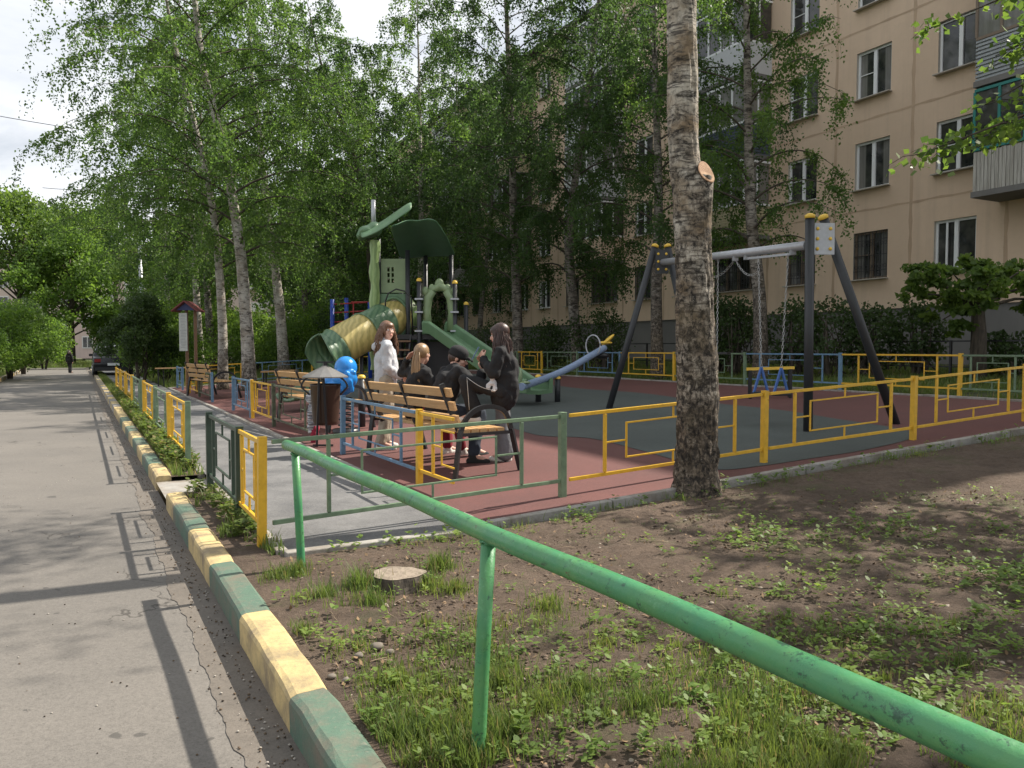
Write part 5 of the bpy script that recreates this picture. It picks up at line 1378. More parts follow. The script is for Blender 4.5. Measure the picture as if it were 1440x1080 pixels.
# tube slide
tc_ = [T(566, 440, .55), T(557, 444, .35), T(547, 450, .1), T(530, 461, -.35), T(512, 473, -.75), T(496, 484, -1.0), T(482, 495, -1.2)]
tp_ = smoothpath(tc_, 8); segs = [(0, 8, MLB), (8, 20, MY), (20, 29, MGB), (29, 43, MY), (43, 49, MGB)]
for a0, a1, mt in segs:
    a1 = min(a1, len(tp_)-1); P = tp_[a0:a1+1]; 
    mb = MB(); rr_ = [.40]*len(P); 
    if mt is MGB: rr_[0] = .425; rr_[-1] = .425
    mb.tube(P, rr_, 32, cap=False); o = mb.build('tube_section', mt, tower); s = o.modifiers.new('s', 'SOLIDIFY'); s.thickness = .03; s.offset = -1
# flare and run-out trough
e = tp_[-1]; d_ = (tp_[-1]-tp_[-6]).normalized(); vs = []; n = 28; xx = d_.cross(Vector((0,0,1))).normalized(); yy = xx.cross(d_).normalized(); m = 9
for i in range(m):
    s = i/(m-1); zf = gz(e.x, e.y)+.30
    cc = e+d_*(.24*s); cc.z = max(cc.z, zf+.22-.0*s)
    for k in range(n+1):
        a_ = -PI*1.0*(1-.42*s)+2*PI*(1-.42*s)*k/n*1.0-PI/2
        rad_ = .42+.12*s*s
        vs.append(cc+(xx*math.cos(a_)+yy*math.sin(a_))*rad_*(1 if True else 1))
mb = MB(); mb.add(vs, [(i*(n+1)+k, i*(n+1)+k+1, (i+1)*(n+1)+k+1, (i+1)*(n+1)+k) for i in range(m-1) for k in range(n)], 0, True); o = mb.build('tube_mouth', MGB, tower); s = o.modifiers.new('s', 'SOLIDIFY'); s.thickness = .035; s.offset = 0
dh = Vector((d_.x, d_.y, 0)).normalized(); sd = Vector((-dh.y, dh.x, 0)); vs = []; prof = [(-.46, .24), (-.38, .04), (-.2, -.04), (0, -.06), (.2, -.04), (.38, .04), (.46, .24)]
for i in range(10):
    s = i/9; cc = e+dh*(.12+.85*s); cc.z = gz(e.x, e.y)+.34-.12*s
    for a_, b_ in prof: vs.append(cc+sd*a_*(1-.12*s)+Vector((0, 0, b_*(1-.65*s))))
mb = MB(); mb.add(vs, [(i*7+k, i*7+k+1, (i+1)*7+k+1, (i+1)*7+k) for i in range(9) for k in range(6)], 0, True); o = mb.build('runout', MGB, tower); s = o.modifiers.new('s', 'SOLIDIFY'); s.thickness = .05; s.offset = 0
for i in (30, 14): mb = MB(); q = tp_[i]; mb.tube([(q.x, q.y, gz(q.x, q.y)), (q.x, q.y, q.z-.38)], .04, 10); mb.build('tube_support', M['char'], tower)

# ---- climbing bars, blue and red
cb = at(480, 490, 26); cb.z = gz(cb.x, cb.y); th = thing('climbing_bars', 'blue posts with red horizontal bars behind the tube slide', 'climbing frame', cb)
for u, v, dy in ((467, 421, 0), (487, 419, .8), (520, 425, 0)):
    q = at(u, v, 26+dy); mb = MB(); mb.tube([(q.x, q.y, gz(q.x, q.y)), q], .07, 12); mb.build('post', plain('blue_post', (.02, .06, .38), .4), th)
mb = MB()
for v in (425, 437, 450): mb.tube([at(467, v+3, 26), at(520, v, 26)], .022, 8)
mb.tube([at(494, 425, 26), at(520, 425, 26)], .025, 8); mb.tube([at(497, 425, 26), at(497, 500, 26)], .022, 8); mb.build('bars', plain('red_bar', (.38, .03, .03), .4), th)

# ---- seesaw
sb = gp(779, 566); th = thing('seesaw', 'grey blue curved seesaw beam with a yellow seat and hoop handle raised at the right', 'seesaw', sb)
SY = sb.y
P = smoothpath([at(733, 544, SY-1.4), at(770, 531, SY-.4), at(800, 518, SY+.1), at(828, 502, SY+.6), at(850, 489, SY+1.1)], 8); mb = MB(); mb.tube(P, .065, 14); mb.build('beam', plain('blue_beam', (.22, .29, .42), .4), th)
hx = (P[-1]-P[0]).normalized(); q = at(853, 484, SY+1.15)
mb = MB(); mb.sphere(q+Vector((-.02, 0, .03)), (.14, .10, .035), 16, 8); M3 = Matrix.Rotation(math.radians(-42), 3, 'Y'); mb.sphere(at(855, 478, SY+1.15), (.17, .11, .04), 18, 10, M=M3); mb.build('seat', M['capy'], th)
mb = MB(); q = at(834, 486, SY+.8); mb.tube([q+Vector((.15*math.cos(2*PI*k/24)*.9, -.08*math.cos(2*PI*k/24), .21*math.sin(2*PI*k/24))) for k in range(25)], .014, 8); mb.build('handle', M['steel'], th)
mb = MB(); q = at(738, 538, SY-1.3); mb.sphere(q, (.10, .09, .03), 12, 8); mb.sphere(q+Vector((-.07, 0, .12)), (.03, .09, .13), 12, 8); mb.build('seat', MLG, th)
mb = MB()
for (u, v, dy) in ((757, 530, .0), (784, 532, -.15)):
    q = at(u, v, SY+dy); mb.tube([(q.x, q.y, gz(q.x, q.y)), tuple(q)], .055, 12)
mb.build('stand', M['char'], th)
for (u, v, dy) in ((757, 530, .0), (784, 532, -.15)): mb = MB(); mb.lathe([(.062, -.01), (.062, .02), (.03, .045), (.001, .05)], at(u, v, SY+dy), 12); mb.build('cap', M['capy'], th)
mb = MB(); q = at(846, 500, SY+1.05); mb.sphere(q, (.16, .12, .07), 12, 8); mb.build('tyre_buffer', M['black'], th)

# ---- swing frame
def H2(x, y): return Vector((x, y, gz(x, y)))
LT = at(927, 346, 13.4); RT = at(1148, 306, 9.7)
lf1 = gp(856, 576); lf2 = H2(3.15, 13.1); rf1 = H2(3.62, 9.62); rf2 = H2(4.86, 9.95)
sw = thing('swing_set', 'tall swing frame of charcoal posts with yellow caps and a grey crossbeam', 'swing frame', H2(3.4, 11.5))
def spost(b, t_, ext=0): 
    b = Vector(b); t_ = Vector(t_); d_ = (t_-b).normalized(); mb = MB(); mb.tube([b-d_*.1, t_], .055, 16); mb.build('post', M['char'], sw)
    mb = MB(); q = Matrix.Identity(3); mb.tube([t_-d_*.01, t_+d_*.03, t_+d_*.05], [.062, .062, .03], 14); mb.build('cap', M['capy'], sw)
spost(lf1, at(921, 347, 13.4)); spost(lf2, at(939, 347, 13.4)); spost(rf1, at(1139, 306, 9.62)); spost(rf2, at(1158, 307, 9.75))
ba = at(931, 369, 13.35); bb = at(1135, 345, 9.68); mb = MB(); mb.tube([ba, bb], .055, 18); mb.build('crossbeam', M['steel'], sw)
def plate(cu, cv, Y, w_, h_, name='plate'):
    mb = MB(); q = at(cu, cv, Y); mb.box(q, (w_, .03, h_)); mb.build(name, M['steel'] if Y < 11 else M['char'], sw)
    mb = MB()
    for i in (-1, 0, 1):
        for j in (-1, 1): p_ = q+Vector((j*w_*.3, -.02, i*h_*.32)); mb.sphere(p_, (.022, .016, .022), 10, 6)
    mb.build('bolt_caps', M['capy'], sw)
plate(1158, 336, 9.66, .26, .38); plate(931, 368, 13.32, .22, .40)
bd = (bb-ba).normalized()
def onbeam(u):   # point under the beam seen in column u
    k = (u-U0)/F; s = (k*ba.y-ba.x)/((bb.x-ba.x)-k*(bb.y-ba.y)); return ba.lerp(bb, s)-Vector((0, 0, .055))
def chain(mb, P, step=.042):
    P = [Vector(p) for p in P]
    for a_, b_ in zip(P, P[1:]):
        n = max(1, int((b_-a_).length/step)); d_ = (b_-a_).normalized()
        for i in range(n):
            q0 = a_.lerp(b_, i/n); q1 = a_.lerp(b_, (i+1)/n); x = d_.cross(Vector((1, 0, 0)) if i % 2 else Vector((0, 1, 0))); x = x.normalized() if x.length > .01 else Vector((1, 0, 0))
            h = .011; e_ = (q1-q0)*.12
            mb.tube([q0-e_, q0+x*h+e_, q1+x*h-e_, q1+e_, q1-x*h-e_, q0-x*h+e_, q0-e_], .0032, 4, cap=False)
def swing(u0, u1, zseat, label, board='black', strap=True):
    p0 = onbeam(u0); p1 = onbeam(u1); s0 = Vector((p0.x, p0.y, zseat)); s1 = Vector((p1.x, p1.y, zseat)); c_ = (s0+s1)/2
    th = thing('swing', label, 'swing', Vector((c_.x, c_.y, gz(c_.x, c_.y)))); d_ = (s1-s0).normalized(); s0 = c_-d_*.22; s1 = c_+d_*.22
    for p_, s_ in ((p0, s0), (p1, s1)):
        mb = MB(); j = s_+Vector((0, 0, .34 if strap else .1)); chain(mb, [p_, j]); mb.build('chain', M['chain'], th)
        if strap:
            mb = MB(); nn = Vector((-d_.y, d_.x, 0))*.11
            for e_ in (-1, 1): mb.bar(j, s_+nn*e_, .022, .03)
            mb.build('strap', plain('blue_strap', (.05, .13, .38), .5), th)
    mb = MB(); mb.bar(s0-d_*.06, s1+d_*.06, .24, .03); mb.build('seat', M['black'], th, bevel=.008)
    return th
g0 = H2(3.4, 11); swing(1064, 1106, g0.z+.42, 'chain swing with blue strap triangles hanging right of the large birch')
# second swing wound up on the beam, its chains drooping
p0 = onbeam(948); p1 = onbeam(1008); th = thing('swing', 'second swing with chains looped up over the crossbeam behind the large birch', 'swing', Vector((p0.x, p0.y, gz(p0.x, p0.y))))
mb = MB(); chain(mb, [p0, p0+Vector((.1,-.1,-.25)), p0+Vector((.25,-.3,-.32))]); chain(mb, [p1, p1-Vector((0,0,1.35))]); mb.build('chain', M['chain'], th)
a_ = onbeam(1003); b_ = onbeam(1032); c_ = onbeam(1064); mb = MB()
def catena(p, q, sag): return [p.lerp(q, k/8)-Vector((0, 0, sag*4*(k/8)*(1-k/8))) for k in range(9)]
chain(mb, catena(a_-Vector((0,0,.25)), b_-Vector((0,0,.02)), .05)); chain(mb, catena(b_-Vector((0,0,.02)), c_-Vector((0,0,.22)), .12)); mb.build('looped_chain', M['chain'], th)
mb = MB(); q = p1-Vector((0, 0, 1.35)); mb.bar(q+Vector((-.2, .1, -.02)), q+Vector((.15, -.1, -.02)), .2, .03); mb.build('seat', M['black'], th)
mb = MB(); ha = onbeam(1048); hb = onbeam(1112); mb.bar(ha-Vector((0,0,.03)), hb-Vector((0,0,.03)), .03)
for q in (ha, hb, onbeam(1032)): mb.box(q+Vector((0, 0, .0)), (.07, .07, .09))
mb.build('hanger', M['steel'], sw)

# ---- information sign
sg = at(262, 520, 22.0); sg.z = gz(sg.x, sg.y); th = thing('information_sign', 'narrow white notice board on a dark post under a little red gabled roof', 'sign', sg)
mb = MB(); q = at(263, 430, 22); 
for dx_ in (-.02, .22): mb.bar(Vector((q.x+dx_, 22.0, sg.z-.05)), Vector((q.x+dx_, 22.0, q.z)), .08)
mb.build('post', M['wooddk'], th)
mb = MB(); bq = at(260, 467, 22); mb.box((bq.x, 21.9, bq.z), (.22, .04, 1.05)); mb.build('board', plain('white_board', (.46, .47, .44), .5), th)
mb = MB()
for i in range(22): mb.box((bq.x+R.uniform(-.01, .01), 21.878, bq.z+.46-i*.042), (.17*R.uniform(.6, 1), .004, .010))
mb.build('printed_lines', plain('grey_print', (.25, .26, .27), .8), th)
mb = MB(); a_ = at(264, 424, 22); 
for s in (-1, 1): mb.bar(a_, a_+Vector((s*.36, 0, -.28)), .55, .03)
mb.build('roof', plain('red_roof', (.17, .04, .04), .7), th)
mb = MB(); mb.prism([(-.26, 0), (.26, 0), (0, .20)], -.02, .02, c=a_+Vector((0, -.15, -.25))); mb.build('gable', plain('dark_blue', (.03, .04, .12), .6), th)
# ---- lamp pole, wires
lp = at(204, 505, 44); lp.z = 0; th = thing('lamp_pole', 'slender pale concrete lamp pole beyond the end of the path', 'lamp pole', lp)
mb = MB(); mb.tube([lp, at(196, 345, 44)], [.16, .09], 12); mb.build('pole', M['steel'], th)
mb = MB(); q = at(196, 345, 44); mb.tube([q, q+Vector((-.4, 0, .35)), q+Vector((-1.0, -.2, .45))], .04, 8); mb.build('arm', M['steel'], th)
mb = MB(); mb.sphere(q+Vector((-1.3, -.25, .43)), (.35, .12, .07), 12, 6); mb.build('lamp_head', M['steel'], th)
for k, (a4, lab) in enumerate([(((-60, 152, 40), (330, 205, 46)), 'thin overhead wire higher in the pale sky at the left'), (((60, 264, 50), (215, 256, 46)), 'thin overhead wire lower in the sky above the far maples')]):
    pa_ = at(*a4[0]); pb_ = at(*a4[1]); mb = MB(); mb.tube([pa_.lerp(pb_, i/12)-Vector((0, 0, .25*4*(i/12)*(1-i/12))) for i in range(13)], .018, 5); single(mb, 'overhead_wire', M['black'], lab, 'wire', tuple(pa_))

# ---- parked car at the end of the drive
cr = at(133, 520, 40); cr = at(157, 500, 40); cr.z = -.08; th = thing('parked_car', 'dark parked car half hidden behind the bush at the end of the drive', 'car', cr, math.atan2(DY, DX)-PI/2)
def cx(s): return Vector(s)
mb = MB(); half = [(-2.2, .30), (-2.22, .62), (-2.05, .92), (-1.72, 1.02), (-1.35, 1.42), (-.9, 1.53), (.35, 1.52), (1.05, 1.06), (1.9, .92), (2.15, .70), (2.18, .30)]
vs = []; ys = [-.86, -.84, -.6, 0, .6, .84, .86]
n = len(half)
for (y, z) in half:
    for x in ys:
        k = 1-abs(x)/.9; top = z > 1.1; xx = x*(.80 if top else 1.0); zz = z+(.03*k if z > .9 else 0); vs.append((xx, y, zz))
fs = [(i*7+j, i*7+j+1, (i+1)*7+j+1, (i+1)*7+j) for i in range(n-1) for j in range(6)]+[tuple(i*7 for i in range(n)), tuple(i*7+6 for i in range(n))[::-1], tuple(range(7))[::-1], tuple((n-1)*7+j for j in range(7)), tuple([0, (n-1)*7, (n-1)*7+6, 6])]
mb.add(vs, fs, 0, False); mb.build('body', plain('dark_car_paint', (.03, .032, .036), .2, .4), th, world=False, bevel=.04)
mb = MB(); M3 = Matrix.Rotation(math.radians(-47), 3, 'X'); mb.box((0, -1.54, 1.25), (1.25, .5, .02), M=Matrix.Rotation(math.radians(47), 3, 'X')); mb.box((0, .72, 1.32), (1.25, .72, .02), M=Matrix.Rotation(math.radians(-33), 3, 'X')); mb.build('window', M['glass'], th, world=False)
for s in (-1, 1):
    mb = MB(); mb.box((s*.68, -.1, 1.28), (.02, 1.7, .32)); mb.build('window', M['glass'], th, world=False)
    mb = MB(); mb.box((s*.68, -2.16, .80), (.26, .08, .16)); mb.build('tail_light', plain('red_lens', (.3, .01, .01), .2), th, world=False)
    mb = MB(); mb.box((s*.93, .75, 1.05), (.16, .1, .12)); mb.build('mirror', M['char'], th, world=False)
    for y in (-1.35, 1.35):
        mb = MB(); mb.tube([(s*.68, y, .32), (s*.88, y, .32)], .32, 24); w_ = mb.build('wheel', M['black'], th, world=False); mb = MB(); mb.tube([(s*.86, y, .32), (s*.895, y, .32)], .19, 16); mb.build('rim', M['steel'], w_, world=False)
mb = MB(); mb.box((0, -2.235, .62), (.52, .02, .12)); mb.build('number_plate', M['pvc'], th, world=False)
mb = MB(); mb.box((0, -2.23, .40), (1.6, .1, .16)); mb.build('bumper', M['char'], th, world=False)

# ================================================================ PEOPLE
SKIN = plain('skin', (.56, .33, .25), .5, var=.08)
HAIRB = None
def hairmat(name, a_, b_):
    m, nt, b = newmat(name); v = geo(nt, (90, 90, 5)); c_ = mix(nt, ramp(nt, noi(nt, v, 1, 3), [(.35, 0), (.65, 1)]), a_, b_); nt.links.new(c_, b.inputs['Base Color']); b.inputs['Roughness'].default_value = .38; bump(nt, b, noi(nt, v, 1, 3), .5, .006); return m
def fabric(name, a_, var=.15, s=30):
    m, nt, b = newmat(name); v = geo(nt); c_ = mix(nt, noi(nt, v, s, 4), a_, tuple(x*(1-var*2) for x in a_)); nt.links.new(c_, b.inputs['Base Color']); b.inputs['Roughness'].default_value = .9; bump(nt, b, noi(nt, v, 18, 4), .5, .012); return m
def hand(wr, fwd, palm, side, curl=.35, k=1.0):
    "prims of one hand: palm block, four curled fingers, thumb on the side"
    f = Vector(fwd).normalized(); n_ = Vector(palm).normalized(); n_ = (n_-f*n_.dot(f)).normalized(); s = f.cross(n_)*side; P = []
    wr = Vector(wr); kn = wr+f*.075*k
    for o, l, r in ((-.028, .060, .0085), (-.0095, .072, .009), (.0095, .068, .0088), (.028, .052, .0078)):
        b = kn+s*o*k; P.append((wr+s*o*.6*k+f*.01, b, .013*k, .012*k)); a = curl; q = b; ll = l*k
        for i, fr in enumerate((.45, .32, .25)):
            d = f*math.cos(a)+n_*math.sin(a); q2 = q+d*ll*fr; P.append((q, q2, r*k*(1-.1*i), r*k*(.92-.1*i))); q = q2; a += curl*1.1
    t0 = wr+f*.022*k-s*.026*k; t1 = t0+(f*.6-s*.7+n_*.35).normalized()*.035*k; t2 = t1+(f*.9-s*.2+n_*.5).normalized()*.03*k; P += [(t0, t1, .013*k, .0105*k), (t1, t2, .010*k, .008*k)]
    return P
def person(label, loc, rz, J, K=1.0, skin=None, top=None, top_r=None, bottom=None, shoe=None, hair=None, hairlen=.4, hairstyle='long', cap=None, hands=None, headdir=0.0, headtilt=0.0, hood=False, legs_skin=False, wide=1.0, bangs=True):
    "J : joints in local metres, x right, y forward, z up"
    th = thing('person', label, 'person', loc, 0); Rz = Matrix.Rotation(rz, 3, 'Z'); base = Vector(loc)
    def X(p): return base+Rz @ (Vector(p)*K)
    j = {k: X(v) for k, v in J.items()}
    hd = j['head']; Rh = Matrix.Rotation(rz+headdir, 3, 'Z') @ Matrix.Rotation(headtilt, 3, 'X')
    def HX(x, y, z): return hd+Rh @ (Vector((x, y, z))*K)
    def hm(): return Rh
    body = [(hd+Rh @ Vector((0, -.01, .02))*K, (.071*K, .092*K, .098*K), Rh), (HX(0, .035, -.05), (.055*K, .055*K, .062*K), Rh), (HX(0, .058, -.088), HX(0, .05, -.09), .026*K, .03*K),
            (HX(0, .083, .012), HX(0, .104, -.022), .010*K, .016*K), (HX(0, .098, -.026), (.017*K, .012*K, .009*K), Rh), (HX(-.012, .088, -.052), HX(.012, .088, -.052), .009*K, .009*K), (HX(-.03, .076, .028), HX(.03, .076, .028), .016*K, .016*K),
            (HX(-.036, .062, -.02), (.026*K, .024*K, .024*K), Rh), (HX(.036, .062, -.02), (.026*K, .024*K, .024*K), Rh), (HX(-.074, -.01, -.01), (.012*K, .02*K, .03*K), Rh), (HX(.074, -.01, -.01), (.012*K, .02*K, .03*K), Rh),
            (HX(0, -.02, -.05), j['neck'], .048*K, .052*K), (j['neck'], j['chest'], .065*K, .11*K), (j['chest'], j['pelvis'], .11*K, .115*K)]
    for s in 'lr':
        body += [(j['neck'], j['sh'+s], .045*K, .045*K), (j['sh'+s], j['el'+s], .043*K, .034*K), (j['el'+s], j['wr'+s], .033*K, .022*K), (j['pelvis'], j['hip'+s], .10*K, .085*K), (j['hip'+s], j['kn'+s], .075*K, .05*K), (j['kn'+s], j['an'+s], .048*K, .032*K), (j['an'+s], j['to'+s], .032*K, .024*K)]
        h = (hands or {}).get(s, {}); fw = Rz @ Vector(h['f']) if 'f' in h else (j['wr'+s]-j['el'+s]); pl = Rz @ Vector(h['p']) if 'p' in h else Rz @ Vector((1 if s == 'l' else -1, .2, 0))
        body += hand(j['wr'+s], fw, pl, 1 if s == 'l' else -1, h.get('c', .35), K)
    fuse(body, .0065, 'body', skin or SKIN, th, smooth=3)
    # face details
    for s in (-1, 1):
        mb = MB(); mb.sphere(HX(s*.030, .0835, .008), (.013*K, .006*K, .0075*K), 10, 7, M=Rh); e = mb.build('eye', M['pvc'], th); mb = MB(); mb.sphere(HX(s*.030, .089, .008), (.006*K, .003*K, .0062*K), 8, 6, M=Rh); mb.build('iris', M['black'], e)
        mb = MB(); mb.tube([HX(s*.017, .093, .026), HX(s*.03, .091, .031), HX(s*.045, .083, .026)], .0032*K, 5); mb.build('eyebrow', hair, th)
    mb = MB(); mb.sphere(HX(0, .0965, -.054), (.020*K, .006*K, .007*K), 10, 6, M=Rh); mb.build('lips', plain('lips', (.50, .16, .14), .5), th)
    # clothes
    tr = top_r or 1.0; T_ = [(j['neck']-(j['neck']-j['chest'])*.12, j['chest'], .082*K*tr, .135*K*tr), (j['chest'], j['pelvis'], .138*K*tr, .145*K*tr*wide)]
    hem = j.get('hem');
    if hem is not None: T_.append((j['pelvis'], hem, .145*K*tr*wide, .14*K*tr*wide))
    for s in 'lr':
        cuff = j['el'+s].lerp(j['wr'+s], .93)
        T_ += [(j['neck']-Vector((0, 0, .02*K)), j['sh'+s], .062*K, .064*K*tr), (j['chest'], j['sh'+s], .11*K, .066*K*tr), (j['sh'+s], j['el'+s], .066*K*tr, .056*K*tr), (j['el'+s], cuff, .057*K*tr, .042*K*tr), (cuff, cuff+(cuff-j['el'+s]).normalized()*.004, .044*K, .044*K)]
    if hood: T_ += [(j['neck']+Rz @ Vector((-.06, -.05, -.02))*K, j['neck']+Rz @ Vector((.06, -.05, -.02))*K, .042*K, .042*K), (j['neck']+Rz @ Vector((0, -.085, -.06))*K, (.085*K, .045*K, .075*K)), (j['neck']+Rz @ Vector((-.075, .03, -.03))*K, j['neck']+Rz @ Vector((0, .085, -.09))*K, .03*K, .025*K), (j['neck']+Rz @ Vector((.075, .03, -.03))*K, j['neck']+Rz @ Vector((0, .085, -.09))*K, .03*K, .025*K)]
    fuse(T_, .011, 'jacket', top, th, smooth=3, post=lambda o: wrinkle(o, .022*K, 11, .8))
    B_ = [(j['pelvis'], (.145*K, .125*K, .13*K))]
    for s in 'lr':
        an = j['kn'+s].lerp(j['an'+s], .93); fl = J.get('flare', (0, 0, 0))[0] or .062
        B_ += [(j['pelvis'], j['hip'+s], .12*K, .10*K), (j['hip'+s], j['kn'+s], .098*K, .068*K), (j['kn'+s], an, .066*K, fl*K)]
    fuse(B_, .011, 'trousers', bottom, th, smooth=3, post=lambda o: wrinkle(o, .018*K, 11, .6))
    for s in 'lr':
        a_ = j['an'+s]; t_ = j['to'+s]; f = (t_-a_); f.z = 0; f.normalize(); heel = a_-f*.035*K; gz_ = min(a_.z, t_.z)-.045*K
        if abs(a_.z-t_.z) < .12*K: h0 = Vector((heel.x, heel.y, gz_+.035*K)); t0 = Vector((t_.x, t_.y, gz_+.03*K))
        else: h0 = heel; t0 = t_
        fuse([(h0, t0, .042*K, .036*K), (a_+Vector((0,0,.0)), h0.lerp(t0, .35), .045*K, .042*K), (t0, t0+f*.02*K, .040*K, .032*K)], .009, 'shoe', shoe, th, smooth=2)
    # hair
    if hair:
        rr2 = random.Random(len(label)); Hh = [(HX(0, -.018, .035), (.086*K, .104*K, .098*K), Rh)]
        fuse(Hh+([(HX(0, .022, .058), (.080*K, .080*K, .058*K), Rh), (HX(-.062, .04, .0), (.02*K, .035*K, .07*K), Rh), (HX(.062, .04, .0), (.02*K, .035*K, .07*K), Rh)] if bangs else []), .009, 'hair', hair, th, smooth=1) if not cap else fuse([(HX(0, -.03, .0), (.084*K, .088*K, .085*K), Rh)], .009, 'hair', hair, th, smooth=1)
        mb = MB(); zc = hd.z
        if hairstyle == 'long':
            for i in range(280):
                a_ = rr2.uniform(-2.2, 2.2)+PI*1.5; r0 = .086; st = rr2.uniform(.02, .08); ln = hairlen*rr2.uniform(.75, 1.08)
                P = []
                for q in range(9):
                    s_ = q/8; rad_ = r0*(.75+.38*min(1, s_*3)+.55*s_)+rr2.gauss(0, .009); aa = a_+.05*math.sin(s_*9+i); P.append(HX(rad_*math.cos(aa)*1.02, rad_*math.sin(aa)*1.1-.015-.02*s_, .06-(ln+.06)*s_-.0) if headtilt == 0 else HX(rad_*math.cos(aa), rad_*math.sin(aa)-.015, .06)+Vector((0, 0, -(ln+.06)*s_*K)))
                mb.tube(P, [.004*K]+[.0055*K]*6+[.004*K, .0012*K], 5)
        elif hairstyle == 'tail':
            for i in range(120):
                ang = rr2.uniform(0, 2*PI); q0 = HX(.012*math.cos(ang), -.105, .02+.012*math.sin(ang)); P = []
                w0 = rr2.uniform(-1, 1); w1 = rr2.uniform(-1, 1); ln = hairlen*rr2.uniform(.75, 1.05)
                for q in range(9):
                    s_ = q/8; sp = .052*math.sin(PI*min(1, .12+s_*.75))**.7; P.append(q0+Rh @ Vector((w0*sp, (-.03*math.sin(PI*s_)-.012*w1), 0))*K+Vector((0, 0, -ln*s_*K)))
                mb.tube(P, [.005*K]+[.0065*K]*6+[.005*K, .0015*K], 5)
        if mb.v: mb.build('hair_strands', hair, th)
    if cap:
        mb = MB(); o = fuse([(HX(0, -.015, .055), (.098*K, .112*K, .085*K), Rh), (HX(0, -.015, .03), (.1*K, .115*K, .05*K), Rh)], .009, 'cap', cap, th, smooth=1)
        fuse([(HX(-.04, .11, .035), HX(.04, .11, .035), .02*K, .02*K), (HX(-.02, .15, .026), HX(.02, .15, .026), .014*K, .014*K)], .007, 'cap_peak', cap, th, smooth=1)
    return th, X, HX
brown = hairmat('light_brown_hair', (.20, .10, .055), (.11, .055, .03)); blond = hairmat('dark_blond_hair', (.34, .22, .12), (.20, .12, .06)); dkbr = hairmat('dark_brown_hair', (.065, .032, .024), (.025, .014, .011))
white_f = fabric('white_hoodie', (.56, .57, .60)); blackf = fabric('black_cloth', (.014, .014, .016)); grey_j = fabric('pale_denim', (.36, .38, .40)); redf = fabric('dark_red_cloth2', (.22, .015, .03)); denim = fabric('dark_denim', (.03, .04, .06)); whshoe = fabric('white_shoe', (.66, .62, .58), .08); beigef = fabric('beige_trousers', (.36, .30, .23)); dsh = fabric('black_shoe', (.02, .02, .02))
# 1 : standing girl in the white hoodie, beyond the far end of the bench, facing right / toward the others
p = Vector((-1.56, 9.75, 0)); p.z = gz(p.x, p.y)+.022
J1 = dict(head=(.0, .02, 1.50), neck=(0, -.01, 1.36), chest=(0, 0, 1.17), pelvis=(0, 0, .90), hem=(0, 0, .87), shl=(-.155, 0, 1.30), shr=(.155, 0, 1.30), ell=(-.20, .02, 1.05), elr=(.19, .0, 1.04), wrl=(-.10, .17, .93), wrr=(.11, .17, .92),
          hipl=(-.09, 0, .86), hipr=(.09, 0, .86), knl=(-.10, .04, .46), knr=(.11, -.01, .46), anl=(-.10, -.02, .085), anr=(.13, -.08, .085), tol=(-.12, .12, .035), tor=(.18, .06, .035), flare=(.075, 0, 0))
person('girl standing in a white hooded top with long light brown hair beyond the bench', p, math.radians(-75), J1, .97, None, white_f, 1.06, beigef, whshoe, brown, .30, headdir=math.radians(-66), hood=True, hands={'l': dict(f=(.5, .7, -.2), p=(0, 0, -1), c=.6), 'r': dict(f=(-.5, .7, -.2), p=(0, 0, -1), c=.6)})
SZ = .465
def seat_origin(x, y=.0): q = bp(x, y, 0); return q
# 2 : blond girl sitting, back to the viewer
q = bp(-.38, .0, 0)
J2 = dict(head=(.02, .04, 1.235), neck=(0, .0, 1.10), chest=(0, -.02, .90), pelvis=(0, -.04, .58), shl=(-.155, 0, 1.03), shr=(.155, 0, 1.03), ell=(-.36, -.04, 1.0), elr=(.23, .12, .83), wrl=(-.16, -.06, 1.17), wrr=(.12, .28, .80),
          hipl=(-.09, .02, .55), hipr=(.09, .02, .55), knl=(-.12, .42, .54), knr=(.12, .42, .54), anl=(-.14, .46, .10), anr=(.12, .52, .10), tol=(-.15, .60, .045), tor=(.14, .66, .045))
rz2 = math.atan2(BY.y, BY.x)-PI/2
person('seated girl with a long dark blond ponytail, one hand raised to her hair', q, rz2, J2, .95, None, blackf, 1.05, redf, whshoe, blond, .44, 'tail', headdir=math.radians(28), hands={'l': dict(f=(.5, .15, .7), p=(1, .3, 0), c=.25)}, bangs=False)
# 3 : person in a black cap leaning forward on the bench
q = bp(.03, .10, 0)
J3 = dict(head=(-.04, .20, 1.13), neck=(0, .12, 1.02), chest=(0, .05, .86), pelvis=(0, -.06, .58), shl=(-.16, .10, .98), shr=(.16, .10, .98), ell=(-.22, .28, .78), elr=(.24, .30, .80), wrl=(-.08, .42, .86), wrr=(.20, .36, 1.0),
          hipl=(-.09, .02, .55), hipr=(.09, .02, .55), knl=(-.13, .42, .54), knr=(.20, .34, .52), anl=(-.14, .46, .10), anr=(.27, .20, .10), tol=(-.14, .60, .045), tor=(.36, .30, .045))
person('person in a black cap and dark clothes sitting hunched beside the ponytail girl', q, rz2, J3, 1.0, None, blackf, 1.1, denim, dsh, dkbr, .2, 'none', cap=blackf, headdir=math.radians(-35), headtilt=math.radians(-22), hands={'r': dict(f=(.2, .2, 1), p=(-1, 0, 0), c=.7)})
